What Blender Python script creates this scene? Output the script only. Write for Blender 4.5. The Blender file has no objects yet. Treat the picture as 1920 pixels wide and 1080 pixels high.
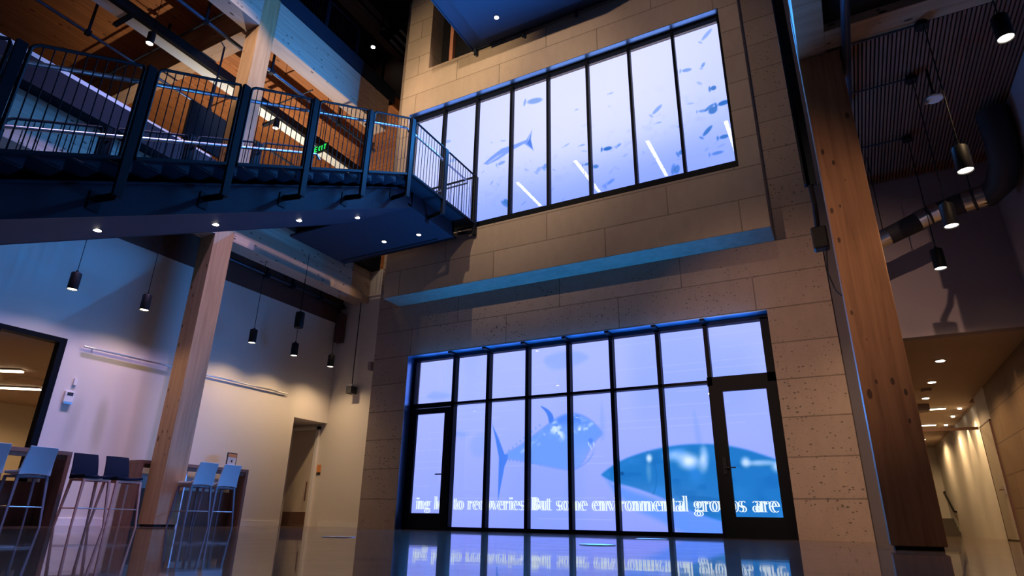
import bpy, bmesh, math, random
import numpy as np
from mathutils import Vector, Matrix
random.seed(7)
S = bpy.context.scene
COL = S.collection

# ------------------------------------------------------------------ camera
FPX = 1141.46
YAW, PIT, ROL = math.radians(-28.436), math.radians(21.0), math.radians(1.054)
cy, sy, cp, sp = math.cos(YAW), math.sin(YAW), math.cos(PIT), math.sin(PIT)
fwd = Vector((sy*cp, cy*cp, sp)); r0 = Vector((cy, -sy, 0)); u0 = r0.cross(fwd)
cr, sr = math.cos(ROL), math.sin(ROL)
rt = r0*cr + u0*sr; up = u0*cr - r0*sr
cd = bpy.data.cameras.new('camera'); cam = bpy.data.objects.new('camera', cd); COL.objects.link(cam)
cd.sensor_width = 36; cd.lens = FPX*36/1920; cd.clip_start = 0.02; cd.clip_end = 200
m = Matrix((rt, up, -fwd)).transposed().to_4x4(); m.translation = (0, 0, 0.18)
cam.matrix_world = m
S.camera = cam

# ------------------------------------------------------------------ world / exposure
w = bpy.data.worlds.new('world'); S.world = w; w.use_nodes = True
w.node_tree.nodes['Background'].inputs[0].default_value = (0.30, 0.22, 0.30, 1)
w.node_tree.nodes['Background'].inputs[1].default_value = 0.05
S.view_settings.view_transform = 'Standard'; S.view_settings.look = 'None'
S.view_settings.exposure = 0.0; S.view_settings.gamma = 1.0

# ------------------------------------------------------------------ material helpers
def lin(c):
    return tuple((x/255/12.92 if x/255 <= .04045 else ((x/255+.055)/1.055)**2.4) for x in c)
class NT:
    def __init__(s, name):
        s.m = bpy.data.materials.new(name); s.m.use_nodes = True
        s.t = s.m.node_tree; s.t.nodes.clear()
        s.out = s.n('ShaderNodeOutputMaterial')
    def n(s, k, **p):
        o = s.t.nodes.new(k)
        for a, v in p.items():
            if hasattr(o, a) and not a.startswith('i_'): setattr(o, a, v)
        return o
    def l(s, a, b): s.t.links.new(a, b)
    def math(s, op, a, b=None, c=None):
        o = s.n('ShaderNodeMath', operation=op)
        for i, v in enumerate((a, b, c)):
            if v is None: continue
            if isinstance(v, (int, float)): o.inputs[i].default_value = v
            else: s.l(v, o.inputs[i])
        return o.outputs[0]
    def coords(s, scale=(1, 1, 1), loc=(0, 0, 0)):
        t = s.n('ShaderNodeTexCoord'); mp = s.n('ShaderNodeMapping')
        mp.inputs['Scale'].default_value = scale; mp.inputs['Location'].default_value = loc
        s.l(t.outputs['Object'], mp.inputs[0]); return mp.outputs[0]
    def noise(s, vec, scale, detail=3, rough=.5, dist=0):
        o = s.n('ShaderNodeTexNoise'); o.inputs['Scale'].default_value = scale
        o.inputs['Detail'].default_value = detail; o.inputs['Roughness'].default_value = rough
        o.inputs['Distortion'].default_value = dist
        s.l(vec, o.inputs['Vector']); return o.outputs['Fac']
    def ramp(s, fac, stops):
        o = s.n('ShaderNodeValToRGB'); e = o.color_ramp.elements
        while len(e) > 1: e.remove(e[-1])
        for i, (p, c) in enumerate(stops):
            x = e[0] if i == 0 else e.new(p)
            x.position = p; x.color = (*c, 1) if len(c) == 3 else c
        s.l(fac, o.inputs[0]); return o.outputs[0]
    def mix(s, fac, a, b, mode='MIX'):
        o = s.n('ShaderNodeMix', data_type='RGBA', blend_type=mode)
        for i, v in ((0, fac), (6, a), (7, b)):
            if isinstance(v, (int, float)): o.inputs[i].default_value = v
            elif isinstance(v, tuple): o.inputs[i].default_value = (*v, 1)[:4]
            else: s.l(v, o.inputs[i])
        return o.outputs[2]
    def bsdf(s, col, rough=.5, metal=0, bump=None, bstr=.2, bdist=.01, spec=.5):
        b = s.n('ShaderNodeBsdfPrincipled')
        for k, v in (('Base Color', col), ('Roughness', rough), ('Metallic', metal)):
            if isinstance(v, tuple): b.inputs[k].default_value = (*v, 1)[:4]
            elif isinstance(v, (int, float)): b.inputs[k].default_value = v
            else: s.l(v, b.inputs[k])
        b.inputs['Specular IOR Level'].default_value = spec
        if bump is not None:
            u = s.n('ShaderNodeBump'); u.inputs['Strength'].default_value = bstr; u.inputs['Distance'].default_value = bdist
            s.l(bump, u.inputs['Height']); s.l(u.outputs[0], b.inputs['Normal'])
        s.l(b.outputs[0], s.out.inputs[0]); return b

def simple(name, col, rough=.5, metal=0, spec=.5, var=.08, nscale=6):
    t = NT(name); v = t.coords(); n = t.noise(v, nscale, 4)
    c2 = tuple(x*(1-var*2) for x in col)
    c = t.mix(n, c2, tuple(min(1, x*(1+var)) for x in col))
    t.bsdf(c, rough, metal, spec=spec); return t.m

def emis(name, col, st, back=None):
    t = NT(name); e = t.n('ShaderNodeEmission'); e.inputs[0].default_value = (*col, 1); e.inputs[1].default_value = st
    t.l(e.outputs[0], t.out.inputs[0]); return t.m

def wood(name, axis, base=(.46, .27, .13), dark=(.30, .16, .07), lam=None, lamax=None, rough=.55, knots=True, streak=1.0):
    """spruce laminations: grain along axis, board seams across lamax, dark knots"""
    t = NT(name)
    sc = [14, 14, 14]; sc[axis] = .7
    v = t.coords(tuple(sc)); n = t.noise(v, 1.0, 5, .6, .6)
    sc2 = [3, 3, 3]; sc2[axis] = .25
    n2 = t.noise(t.coords(tuple(sc2), (3, 5, 7)), 1.0, 3, .5)
    c = t.ramp(n, [(.3, dark), (.55, base), (.75, tuple(min(1, x*1.15) for x in base))])
    c = t.mix(t.math('MULTIPLY', n2, .5), c, tuple(x*.6 for x in base))
    if lam:
        g = t.n('ShaderNodeTexCoord'); sx = t.n('ShaderNodeSeparateXYZ'); t.l(g.outputs['Object'], sx.inputs[0])
        a = t.math('DIVIDE', sx.outputs[lamax], lam)
        fr = t.math('FRACT', a); fl = t.math('FLOOR', a)
        wn = t.n('ShaderNodeTexWhiteNoise', noise_dimensions='1D'); t.l(fl, wn.inputs['W'])
        c = t.mix(t.math('MULTIPLY', wn.outputs['Value'], .35), c, tuple(x*.45 for x in base))
        line = t.math('LESS_THAN', fr, .06)
        c = t.mix(t.math('MULTIPLY', line, .45 if lam < .12 else .9), c, tuple(x*.2 for x in base))
    if knots:
        sk = [9, 9, 9]; sk[axis] = 4
        vo = t.n('ShaderNodeTexVoronoi'); vo.inputs['Scale'].default_value = 1.0
        t.l(t.coords(tuple(sk), (.3, .7, .1)), vo.inputs['Vector'])
        wn = t.n('ShaderNodeSeparateColor'); t.l(vo.outputs['Color'], wn.inputs[0])
        rad = t.math('MULTIPLY', t.math('MAXIMUM', t.math('SUBTRACT', wn.outputs[0], .12), 0.0), .27)
        k = t.math('LESS_THAN', vo.outputs['Distance'], rad)
        c = t.mix(t.math('MULTIPLY', k, .85), c, (.035, .018, .01))
    t.bsdf(c, rough, bump=n, bstr=.12, spec=.35); return t.m

def stone(name, ax, base, pits, bw=2.4, rh=.6, ox=2.18, oz=.03):
    """honed limestone slabs in running courses with dark open pits"""
    t = NT(name)
    g = t.n('ShaderNodeTexCoord'); sx = t.n('ShaderNodeSeparateXYZ'); t.l(g.outputs['Object'], sx.inputs[0])
    cb = t.n('ShaderNodeCombineXYZ')
    t.l(t.math('ADD', sx.outputs[ax], ox), cb.inputs[0]); t.l(t.math('ADD', sx.outputs[2], oz), cb.inputs[1])
    br = t.n('ShaderNodeTexBrick'); t.l(cb.outputs[0], br.inputs['Vector'])
    br.offset = .5; br.inputs['Scale'].default_value = 1; br.inputs['Mortar Size'].default_value = .011
    br.inputs['Mortar Smooth'].default_value = .1; br.inputs['Bias'].default_value = 0
    br.inputs['Brick Width'].default_value = bw; br.inputs['Row Height'].default_value = rh
    b2 = tuple(x*.8 for x in base)
    br.inputs['Color1'].default_value = (*base, 1); br.inputs['Color2'].default_value = (*b2, 1)
    br.inputs['Mortar'].default_value = (*tuple(x*.16 for x in base), 1)
    v = t.coords()
    n = t.noise(v, 1.6, 5, .6, .3)
    c = t.mix(t.math('MULTIPLY', n, .7), br.outputs['Color'], tuple(x*.62 for x in base))
    n1 = t.noise(t.coords((1, 1, .35)), 7, 4)
    c = t.mix(t.math('MULTIPLY', n1, .3), c, tuple(min(1, x*1.35) for x in base))
    vo = t.n('ShaderNodeTexVoronoi'); vo.inputs['Scale'].default_value = 17
    t.l(t.coords((1, 1, 1.6)), vo.inputs['Vector'])
    wn = t.n('ShaderNodeSeparateColor'); t.l(vo.outputs['Color'], wn.inputs[0])
    reg = t.noise(v, 1.1, 2)
    thr = t.math('MULTIPLY', t.math('MAXIMUM', t.math('SUBTRACT', wn.outputs[0], .45), 0.0), t.math('MULTIPLY', reg, pits))
    k = t.math('LESS_THAN', vo.outputs['Distance'], thr)
    vo2 = t.n('ShaderNodeTexVoronoi'); vo2.inputs['Scale'].default_value = 55
    t.l(v, vo2.inputs['Vector'])
    wn2 = t.n('ShaderNodeSeparateColor'); t.l(vo2.outputs['Color'], wn2.inputs[0])
    k2 = t.math('MULTIPLY', t.math('LESS_THAN', vo2.outputs['Distance'], .25), t.math('GREATER_THAN', wn2.outputs[0], 1-.16*pits))
    kk = t.math('MAXIMUM', k, k2)
    c = t.mix(t.math('MULTIPLY', kk, .72), c, tuple(x*.2 for x in base))
    h = t.math('SUBTRACT', t.math('MULTIPLY', n1, .3), kk)
    t.bsdf(c, .62, bump=h, bstr=.3, bdist=.004, spec=.3); return t.m

M = {}
M['stone'] = stone('pitted limestone recess', 0, (.40, .31, .25), 1.15)
M['stone_box'] = stone('smooth limestone bay', 0, (.44, .35, .27), .35)
M['stone_side'] = stone('limestone corridor wall', 1, (.38, .26, .16), .6)
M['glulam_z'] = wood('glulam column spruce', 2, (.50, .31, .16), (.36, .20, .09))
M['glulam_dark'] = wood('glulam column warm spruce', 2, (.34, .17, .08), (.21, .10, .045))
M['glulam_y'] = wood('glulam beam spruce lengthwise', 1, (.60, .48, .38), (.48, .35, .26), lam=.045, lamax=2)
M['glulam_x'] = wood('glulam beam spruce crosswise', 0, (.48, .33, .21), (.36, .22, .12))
M['ceil_wood'] = wood('plank timber ceiling', 1, (.42, .17, .06), (.28, .10, .035), lam=.14, lamax=0)
M['wall_wood'] = wood('plank timber wall', 0, (.45, .19, .07), (.30, .11, .04), lam=.16, lamax=2)
M['bulk_wood'] = simple('dark stained bulkhead board', (.12, .055, .045), .6)
M['slat'] = wood('dark walnut ceiling slat', 1, (.30, .14, .095), (.2, .09, .06), knots=False)
M['slat_gap'] = simple('black felt behind slats', (.006, .004, .004), .95)
M['brown_lam'] = wood('brown laminate counter', 2, (.22, .12, .085), (.16, .085, .06), knots=False)
M['paint'] = simple('matt white wall paint', (.72, .69, .64), .75, spec=.25, var=.02, nscale=1.2)
M['paint_grey'] = simple('matt grey mauve wall paint', (.34, .30, .33), .8, spec=.2, var=.03, nscale=1)
M['pier'] = simple('dark grey wall paint', (.13, .12, .14), .7, spec=.2, var=.03, nscale=1)
M['paint_ceil'] = simple('warm soffit paint', (.50, .38, .28), .8, spec=.2, var=.02, nscale=1)
M['white'] = simple('white satin paint', (.8, .8, .78), .4, var=.02)
M['white_band'] = simple('pale painted duct sheet', (.62, .68, .66), .5, var=.03)
M['stair'] = simple('charcoal painted stair steel', (.018, .028, .048), .5, spec=.15, var=.08, nscale=3)
M['stair_soffit'] = simple('dark blue grey soffit panel', (.022, .034, .06), .6, spec=.12, var=.05, nscale=2)
M['rail'] = simple('black painted guard steel', (.010, .014, .022), .5, metal=0, spec=.12)
M['tube'] = simple('brushed steel handrail', (.75, .78, .82), .28, metal=1)
M['frame'] = simple('black anodised window frame', (.006, .008, .012), .45, spec=.06)
M['reveal'] = simple('reveal lining with painted blue glow', (.22, .42, .75), .3, metal=.85)  # azure screen light is painted into the lining colour
M['black'] = simple('black powder coat', (.009, .009, .011), .5, spec=.2)
M['pipe'] = simple('dark painted steel pipe', (.05, .07, .11), .3, metal=.5)
M['duct'] = simple('black insulated duct', (.03, .032, .04), .55)
M['chrome'] = simple('bright galvanised strap', (.8, .78, .75), .22, metal=1, var=.03)
M['seat_grey'] = simple('pale grey stool shell', (.60, .68, .75), .5, var=.04)
M['seat_navy'] = simple('dark navy stool fabric', (.006, .012, .028), .9, spec=.15)
M['copper'] = simple('copper toned oak leg', (.50, .22, .14), .4)
M['mauve'] = simple('taupe grey stool leg', (.17, .14, .17), .45)
M['kick'] = simple('brown kick plate steel', (.22, .13, .10), .4, metal=.5)
M['door_cream'] = simple('cream painted door leaf', (.62, .55, .44), .5, var=.02)
M['carpet'] = simple('dark grey step rubber', (.10, .085, .075), .7)
M['lamp'] = emis('warm lamp lens', (1, .86, .66), 9)
M['lamp_hot'] = emis('downlight lens', (1, .88, .72), 14)
M['strip'] = emis('linear light diffuser', (1, .84, .60), 9)
M['tubelight'] = emis('cool linear roof light', (1, .96, .92), 11)
M['exit_green'] = emis('green exit lettering', (.03, .9, .12), 1.3)
M['bright_slot'] = emis('cool glowing curb', (.9, 1, .98), 2.4)
M['paper'] = simple('printed white card', (.75, .72, .70), .5, var=.02)
M['orange'] = simple('orange print', (.75, .30, .08), .5)
M['ink'] = simple('dark print', (.03, .03, .03), .5)
M['textwhite'] = emis('white caption pixels', (.80, .92, 1.0), 1.15)

def glass_mat():
    t = NT('clear window glass'); tr = t.n('ShaderNodeBsdfTransparent'); gl = t.n('ShaderNodeBsdfGlossy')
    gl.inputs['Roughness'].default_value = 0.0
    fr = t.n('ShaderNodeFresnel'); gm = t.n('ShaderNodeNewGeometry')
    t.l(t.math('MULTIPLY_ADD', gm.outputs['Backfacing'], -.8333, 1.5), fr.inputs['IOR'])
    mx = t.n('ShaderNodeMixShader'); t.l(fr.outputs[0], mx.inputs[0]); t.l(tr.outputs[0], mx.inputs[1]); t.l(gl.outputs[0], mx.inputs[2])
    t.l(mx.outputs[0], t.out.inputs[0]); return t.m
M['glass'] = glass_mat()

def floor_mat():
    t = NT('polished concrete floor'); v = t.coords()
    n = t.noise(v, .7, 6, .65, .6); n2 = t.noise(v, 5, 6, .7, .3)
    c = t.ramp(n, [(.35, (.13, .08, .055)), (.55, (.21, .135, .095)), (.7, (.28, .195, .14))])
    c = t.mix(t.math('MULTIPLY', n2, .6), c, (.06, .038, .03))
    vo = t.n('ShaderNodeTexVoronoi', feature='DISTANCE_TO_EDGE'); vo.inputs['Scale'].default_value = .45
    t.l(v, vo.inputs['Vector'])
    n3 = t.noise(v, 30, 5, .7)
    sp_ = t.math('MULTIPLY', t.math('GREATER_THAN', n3, .66), .5)
    c = t.mix(sp_, c, (.03, .02, .018))
    rg = t.math('MULTIPLY_ADD', t.noise(v, 2.2, 4), .05, .012)
    wv = t.noise(t.coords((1, 1, 1)), 1.6, 3, .5)
    b = t.bsdf(c, rg, bump=wv, bstr=.05, bdist=.02, spec=.5)
    d = t.n('ShaderNodeBsdfDiffuse'); t.l(c, d.inputs[0])      # dusty, worn part of the polish
    g = t.n('ShaderNodeBsdfGlossy'); g.inputs['Roughness'].default_value = .16; g.inputs[0].default_value = (.55, .5, .48, 1)
    mx0 = t.n('ShaderNodeMixShader'); mx0.inputs[0].default_value = .45; t.l(d.outputs[0], mx0.inputs[1]); t.l(g.outputs[0], mx0.inputs[2])
    mx = t.n('ShaderNodeMixShader'); t.l(t.math('MULTIPLY_ADD', t.noise(v, 3, 5, .7), .36, .04), mx.inputs[0])
    t.l(b.outputs[0], mx.inputs[1]); t.l(mx0.outputs[0], mx.inputs[2]); t.l(mx.outputs[0], t.out.inputs[0])
    return t.m
M['floor'] = floor_mat()

def screen_mat():
    t = NT('led video pixels'); a = t.n('ShaderNodeAttribute'); a.attribute_name = 'picture'
    e = t.n('ShaderNodeEmission'); t.l(a.outputs['Color'], e.inputs[0]); e.inputs[1].default_value = 1
    t.l(e.outputs[0], t.out.inputs[0]); return t.m
M['screen'] = screen_mat()

# ------------------------------------------------------------------ object helpers
def tag(o, label=None, cat=None, group=None, kind=None):
    if label: o['label'] = label
    if cat: o['category'] = cat
    if group: o['group'] = group
    if kind: o['kind'] = kind
    return o
def thing(name, label, cat, loc=(0, 0, 0), rz=0, group=None):
    o = bpy.data.objects.new(name, None); COL.objects.link(o); o.location = loc; o.rotation_euler = (0, 0, rz)
    o.empty_display_size = .1
    return tag(o, label, cat, group)
class MB:
    def __init__(s): s.v = []; s.f = []; s.mi = []; s.cur = 0
    def mat(s, i): s.cur = i; return s
    def add(s, vs, fs):
        b = len(s.v); s.v += [tuple(x) for x in vs]; s.f += [tuple(b+i for i in f) for f in fs]; s.mi += [s.cur]*len(fs)
        return s
    def box(s, x0, x1, y0, y1, z0, z1):
        vs = [(x, y, z) for x in (x0, x1) for y in (y0, y1) for z in (z0, z1)]
        return s.add(vs, [(0, 1, 3, 2), (4, 6, 7, 5), (0, 4, 5, 1), (2, 3, 7, 6), (0, 2, 6, 4), (1, 5, 7, 3)])
    def bar(s, a, b, w, h, upv=(0, 0, 1)):
        a = Vector(a); b = Vector(b); d = (b-a).normalized(); u = Vector(upv)
        if abs(d.dot(u)) > .95: u = Vector((0, 1, 0))
        x = d.cross(u).normalized(); y = x.cross(d).normalized()
        vs = []
        for p in (a, b):
            for i, j in ((-1, -1), (1, -1), (1, 1), (-1, 1)): vs.append(p+x*i*w/2+y*j*h/2)
        return s.add(vs, [(3, 2, 1, 0), (4, 5, 6, 7), (0, 1, 5, 4), (1, 2, 6, 5), (2, 3, 7, 6), (3, 0, 4, 7)])
    def tube(s, pts, r, n=10, rs=None):
        pts = [Vector(p) for p in pts]; k = len(pts); vs = []; prev = None
        for i, p in enumerate(pts):
            d = ((pts[min(i+1, k-1)]-pts[max(i-1, 0)])).normalized()
            u = prev if prev is not None else (Vector((0, 0, 1)) if abs(d.z) < .9 else Vector((1, 0, 0)))
            x = d.cross(u).normalized(); y = x.cross(d).normalized(); prev = y
            rr = rs[i] if rs else r
            for q in range(n):
                a = 2*math.pi*q/n; vs.append(p+(x*math.cos(a)+y*math.sin(a))*rr)
        fs = [(i*n+q, i*n+(q+1) % n, (i+1)*n+(q+1) % n, (i+1)*n+q) for i in range(k-1) for q in range(n)]
        fs += [tuple(range(n))[::-1], tuple((k-1)*n+q for q in range(n))]
        return s.add(vs, fs)
    def lathe(s, prof, c=(0, 0, 0), n=24, capb=True, capt=True):
        vs = [(c[0]+r*math.cos(2*math.pi*q/n), c[1]+r*math.sin(2*math.pi*q/n), c[2]+z) for r, z in prof for q in range(n)]
        k = len(prof)
        fs = [(i*n+q, i*n+(q+1) % n, (i+1)*n+(q+1) % n, (i+1)*n+q) for i in range(k-1) for q in range(n)]
        if capb: fs.append(tuple(range(n))[::-1])
        if capt: fs.append(tuple((k-1)*n+q for q in range(n)))
        return s.add(vs, fs)
    def prism(s, poly, axis, a, b):
        """extrude 2-D polygon along axis; poly in remaining axes order"""
        def P(p, t):
            q = list(p); q.insert(axis, t); return q
        n = len(poly); vs = [P(p, a) for p in poly]+[P(p, b) for p in poly]
        fs = [tuple(range(n)), tuple(range(2*n-1, n-1, -1))]+[(i, i+n, (i+1) % n+n, (i+1) % n) for i in range(n)]
        return s.add(vs, fs)
    def build(s, name, mat, parent=None, smooth=False, bevel=0, kind=None):
        off = Vector((0, 0, 0))
        if parent is not None and getattr(s, 'world', False):
            pl = Vector(parent.location)
            pp = parent.parent
            while pp is not None: pl = pl+Vector(pp.location); pp = pp.parent
            off = pl
        me = bpy.data.meshes.new(name)
        me.from_pydata([tuple(Vector(v)-off) for v in s.v], [], s.f)
        bm = bmesh.new(); bm.from_mesh(me); bmesh.ops.recalc_face_normals(bm, faces=bm.faces); bm.to_mesh(me); bm.free()
        mats = mat if isinstance(mat, (list, tuple)) else [mat]
        for q in mats: me.materials.append(M[q] if isinstance(q, str) else q)
        if len(mats) > 1: me.polygons.foreach_set('material_index', s.mi)
        if smooth:
            me.polygons.foreach_set('use_smooth', [True]*len(me.polygons))
            me.set_sharp_from_angle(angle=math.radians(40))
        o = bpy.data.objects.new(name, me); COL.objects.link(o)
        if parent is not None: o.parent = parent
        if bevel:
            bv = o.modifiers.new('bevel', 'BEVEL'); bv.width = bevel; bv.segments = 2; bv.limit_method = 'ANGLE'
        if kind: o['kind'] = kind
        return o
def W():
    q = MB(); q.world = True; return q
def struct(name, mb, mat, **k):
    return mb.build(name, mat, None, kind='structure', **k)
def copy_tree(o, parent=None):
    c = o.copy(); COL.objects.link(c); c.parent = parent
    for ch in [x for x in o.children]: copy_tree(ch, c)
    return c
def lamp(name, kind, parent, loc, energy, col, size=.04, spot=None, blend=.4, tgt=None):
    d = bpy.data.lights.new(name, kind); d.energy = energy; d.color = col
    if kind == 'SPOT': d.spot_size = math.radians(spot); d.spot_blend = blend; d.shadow_soft_size = size
    elif kind == 'POINT': d.shadow_soft_size = size
    o = bpy.data.objects.new(name, d); COL.objects.link(o); o.location = loc
    if tgt is not None: o.rotation_euler = (Vector(tgt)-Vector(loc)).to_track_quat('-Z', 'Y').to_euler()
    if parent is not None: o.parent = parent
    return o

# ================================================================== SETTING
# floor
struct('floor', MB().box(-20, 8, -10, 28, -.2, 0), 'floor')
# tower: recessed limestone wall with the lower opening
TX0, TX1, TY = -9.2, .15, 10.45
OX0, OX1, OZ = -8.24, -.82, 3.56
b = MB()
b.box(TX0, OX0, TY, TY+.9, 0, 4.9); b.box(OX1, TX1, TY, TY+.9, 0, 4.9); b.box(OX0, OX1, TY, TY+.9, OZ, 4.9)
b.box(TX0, TX1, TY, TY+.9, 4.9, 14.2)
b.box(TX0, TX0+.2, TY+.9, 16, 0, 14.2); b.box(TX1-.2, TX1, TY+.9, 20, 0, 14.2)
struct('wall_back', b, 'stone')
# projecting bay with the upper opening
BX0, BX1, BY, BZ = -8.6, -.54, 9.86, 4.77
UX0, UX1, UZ0, UZ1 = -8.34, -.9, 6.02, 9.6
b = MB()
b.box(BX0, BX1, BY, TY-.001, BZ, UZ0)
b.box(BX0, UX0, BY, TY-.001, UZ0, UZ1); b.box(UX1, BX1, BY, TY-.001, UZ0, UZ1)
b.box(BX0, BX1, BY, TY-.001, UZ1, 10.86)
b.box(BX0, -7.86, BY, TY-.001, 10.86, 14.2); b.box(-4.6, BX1, BY, TY-.001, 10.86, 14.2); b.box(-7.86, -4.6, BY, TY-.001, 13.3, 14.2)
struct('wall_upper', b, 'stone_box')
# dark doorway high in the bay
struct('door_4', MB().box(-7.86, -4.6, TY-.09, TY-.01, 10.86, 13.3), 'black')
struct('trim_4', MB().box(-7.52, -7.42, TY-.22, TY-.1, 10.86, 13.3), 'copper')

# left wall X=-11.1 with glazed door opening and alcove opening
LX = -11.1
b = MB()
b.box(LX-.2, LX, -6, 4.08, 0, 4.87); b.box(LX-.2, LX, 4.08, 5.06, 2.86, 4.87)
b.box(LX-.2, LX, 5.06, 10.1, 0, 4.87); b.box(LX-.2, LX, 10.1, 11.15, 2.34, 4.87)
struct('wall_left', b, 'paint')
struct('trim_1', MB().box(LX-.2, LX+.005, -6, 11.15, 4.87, 6.3), 'bulk_wood')
# far end wall between left wall and tower, runs on into the alcove
struct('wall_end', MB().box(-12.6, TX0, 11.15, 11.35, 0, 6.2), 'paint')
struct('wall_alcove', MB().box(-12.8, -12.6, 9.9, 11.35, 0, 2.34).box(-12.8, LX-.2, 9.9, 10.1, 0, 2.34).box(-12.8, LX-.2, 10.1, 11.15, 2.34, 2.5), 'paint')
struct('baseboard_left', MB().box(LX, LX+.018, 5.1, 10.08, 0, .11), 'white')
struct('baseboard_end', MB().box(-11.0, TX0-.01, 11.13, 11.15, 0, .11), 'white')
# room behind the glazed door
b = MB(); b.box(-19, LX-.2, -1, 10, 2.8, 3.0)
struct('ceiling_side', b, 'paint_ceil')
struct('wall_side', MB().box(-19, -18.8, -1, 10, 0, 2.8).box(-19, -12.8, 9.4, 9.6, 0, 2.8), 'door_cream')

# second-floor and third-floor timber ceilings beyond the beams
struct('ceiling', MB().box(-20, -10.2, -6, 12.9, 11.58, 11.9), 'ceil_wood')
struct('ceiling_low', MB().box(-11.1, -10.2, -6, 11.35, 6.18, 6.32), 'ceil_wood')
struct('ceiling_top', MB().box(-20, -10.3, -6, 14, 16.2, 16.4), 'bulk_wood')
struct('roof_ceiling', MB().box(-10.3, 6, -8, 10.4, 16.2, 16.4), 'bulk_wood')
struct('wall_far', MB().box(-20, -9.2, 12.6, 12.8, 6.3, 11.58), 'wall_wood')
struct('wall_far_upper', MB().box(-20, -9.2, 13.6, 13.8, 12.0, 16.2), 'bulk_wood')
struct('wall_far_left', MB().box(-20.2, -20, -6, 14, 6.3, 16.2), 'wall_wood')
struct('floor_upper', MB().box(-20, -11.3, -6, 13.8, 6.18, 6.35), 'bulk_wood')
struct('floor_top', MB().box(-20, -10.35, -6, 13.8, 11.92, 12.0), 'bulk_wood')
struct('wall_stair_back', MB().box(-9.3, -9.2, 11.35, 13.8, 6.2, 16.2), 'bulk_wood')
# slab-edge fascias
struct('trim_2', MB().box(-10.35, -9.93, -6, 11.15, 6.18, 6.62), 'rail')
struct('trim_3', MB().box(-10.4, -10.15, -6, 11.3, 11.58, 12.02), 'stair')

# right side: upper wall, corridor, stone side wall
RY, RX = 10.78, 2.64
struct('wall_right_upper', MB().box(TX1, RX, RY, RY+.2, 2.92, 5.75), 'paint_grey')
struct('ceiling_corridor', MB().box(TX1, RX, RY+.2, 17.6, 2.92, 3.1).box(TX1, RX+.3, 17.6, 27.3, 2.96, 3.1), 'paint_ceil')
struct('wall_right', MB().box(RX, RX+.2, -6, 15.4, 0, 2.92), 'stone_side')
struct('wall_right_top', MB().box(RX, RX+.2, -6, 15.4, 2.92, 12), 'paint_grey')
struct('wall_right_corridor', MB().box(RX, RX+.2, 15.4, 16.66, 0, 3.02).box(RX+.18, RX+.38, 16.66, 27.3, 0, 3.1), 'paint')
struct('wall_pier', MB().box(TX1+.001, .6, 10.5, 27.1, 0, 5.7), 'pier')
struct('wall_corridor_end', MB().box(TX1, RX+.4, 27.1, 27.3, 0, 3.1), 'paint')

# slatted ceiling on the right
t = thing('slatted_ceiling', 'dark wood slatted ceiling over the right side, above the hanging round duct', 'ceiling', (1.6, 8, 5.62))
b = W()
x = .52; n = 0
W().box(.5, RX, 3.2, RY, 5.72, 5.76).build('backing', 'slat_gap', t)
while x < RX:
    b.box(x, x+.026, 6.98, RY, 5.62, 5.72); x += .045
o = b.build('slats', 'slat', t); o['kind'] = 'stuff'

# ================================================================== COLUMNS AND BEAMS
def column(label, x0, x1, y0, y1, h, mat):
    t = thing('timber_column', label, 'column', ((x0+x1)/2, (y0+y1)/2, 0))
    W().box(x0, x1, y0, y1, .035, h).build('shaft', mat, t, bevel=.006)
    W().box(x0+.03, x1-.03, y0+.03, y1-.03, 0, .035).build('base_plate', 'black', t)
    return t
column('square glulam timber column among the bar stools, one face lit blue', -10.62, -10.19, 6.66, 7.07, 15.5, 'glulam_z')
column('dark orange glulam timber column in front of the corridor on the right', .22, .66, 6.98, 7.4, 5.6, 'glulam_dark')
def beam(label, mb, mat):
    o = mb.build('timber_beam', mat, bevel=.006); tag(o, label, 'beam'); return o
BXF = -10.19
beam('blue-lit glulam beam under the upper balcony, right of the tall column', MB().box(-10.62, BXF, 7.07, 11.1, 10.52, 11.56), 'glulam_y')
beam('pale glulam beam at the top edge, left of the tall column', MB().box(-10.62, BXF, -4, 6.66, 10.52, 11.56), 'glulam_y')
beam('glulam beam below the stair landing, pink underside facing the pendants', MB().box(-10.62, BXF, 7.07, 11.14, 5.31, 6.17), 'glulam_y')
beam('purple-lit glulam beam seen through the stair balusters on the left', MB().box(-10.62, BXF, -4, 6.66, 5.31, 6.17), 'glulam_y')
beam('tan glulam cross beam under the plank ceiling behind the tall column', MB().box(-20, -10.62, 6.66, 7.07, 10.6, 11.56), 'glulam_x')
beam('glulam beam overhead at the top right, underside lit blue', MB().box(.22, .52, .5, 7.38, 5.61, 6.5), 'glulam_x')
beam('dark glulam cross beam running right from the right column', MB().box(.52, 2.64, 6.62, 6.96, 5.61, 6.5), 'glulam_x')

# ================================================================== LED SCREENS
def inpoly(X, Z, P):
    P = np.array(P); ins = np.zeros(X.shape, bool); d = np.full(X.shape, 1e9)
    for i in range(len(P)):
        x0, z0 = P[i]; x1, z1 = P[(i+1) % len(P)]
        c = ((z0 > Z) != (z1 > Z)) & (X < (x1-x0)*(Z-z0)/(z1-z0+1e-12)+x0); ins ^= c
        dx, dz = x1-x0, z1-z0; tt = np.clip(((X-x0)*dx+(Z-z0)*dz)/(dx*dx+dz*dz+1e-12), 0, 1)
        d = np.minimum(d, np.hypot(X-x0-tt*dx, Z-z0-tt*dz))
    return np.where(ins, d, -d)
def smooth_poly(P, it=2):
    for _ in range(it):
        Q = []
        for i in range(len(P)):
            a, b_ = P[i], P[(i+1) % len(P)]
            Q += [(a[0]*.75+b_[0]*.25, a[1]*.75+b_[1]*.25), (a[0]*.25+b_[0]*.75, a[1]*.25+b_[1]*.75)]
        P = Q
    return P
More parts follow.
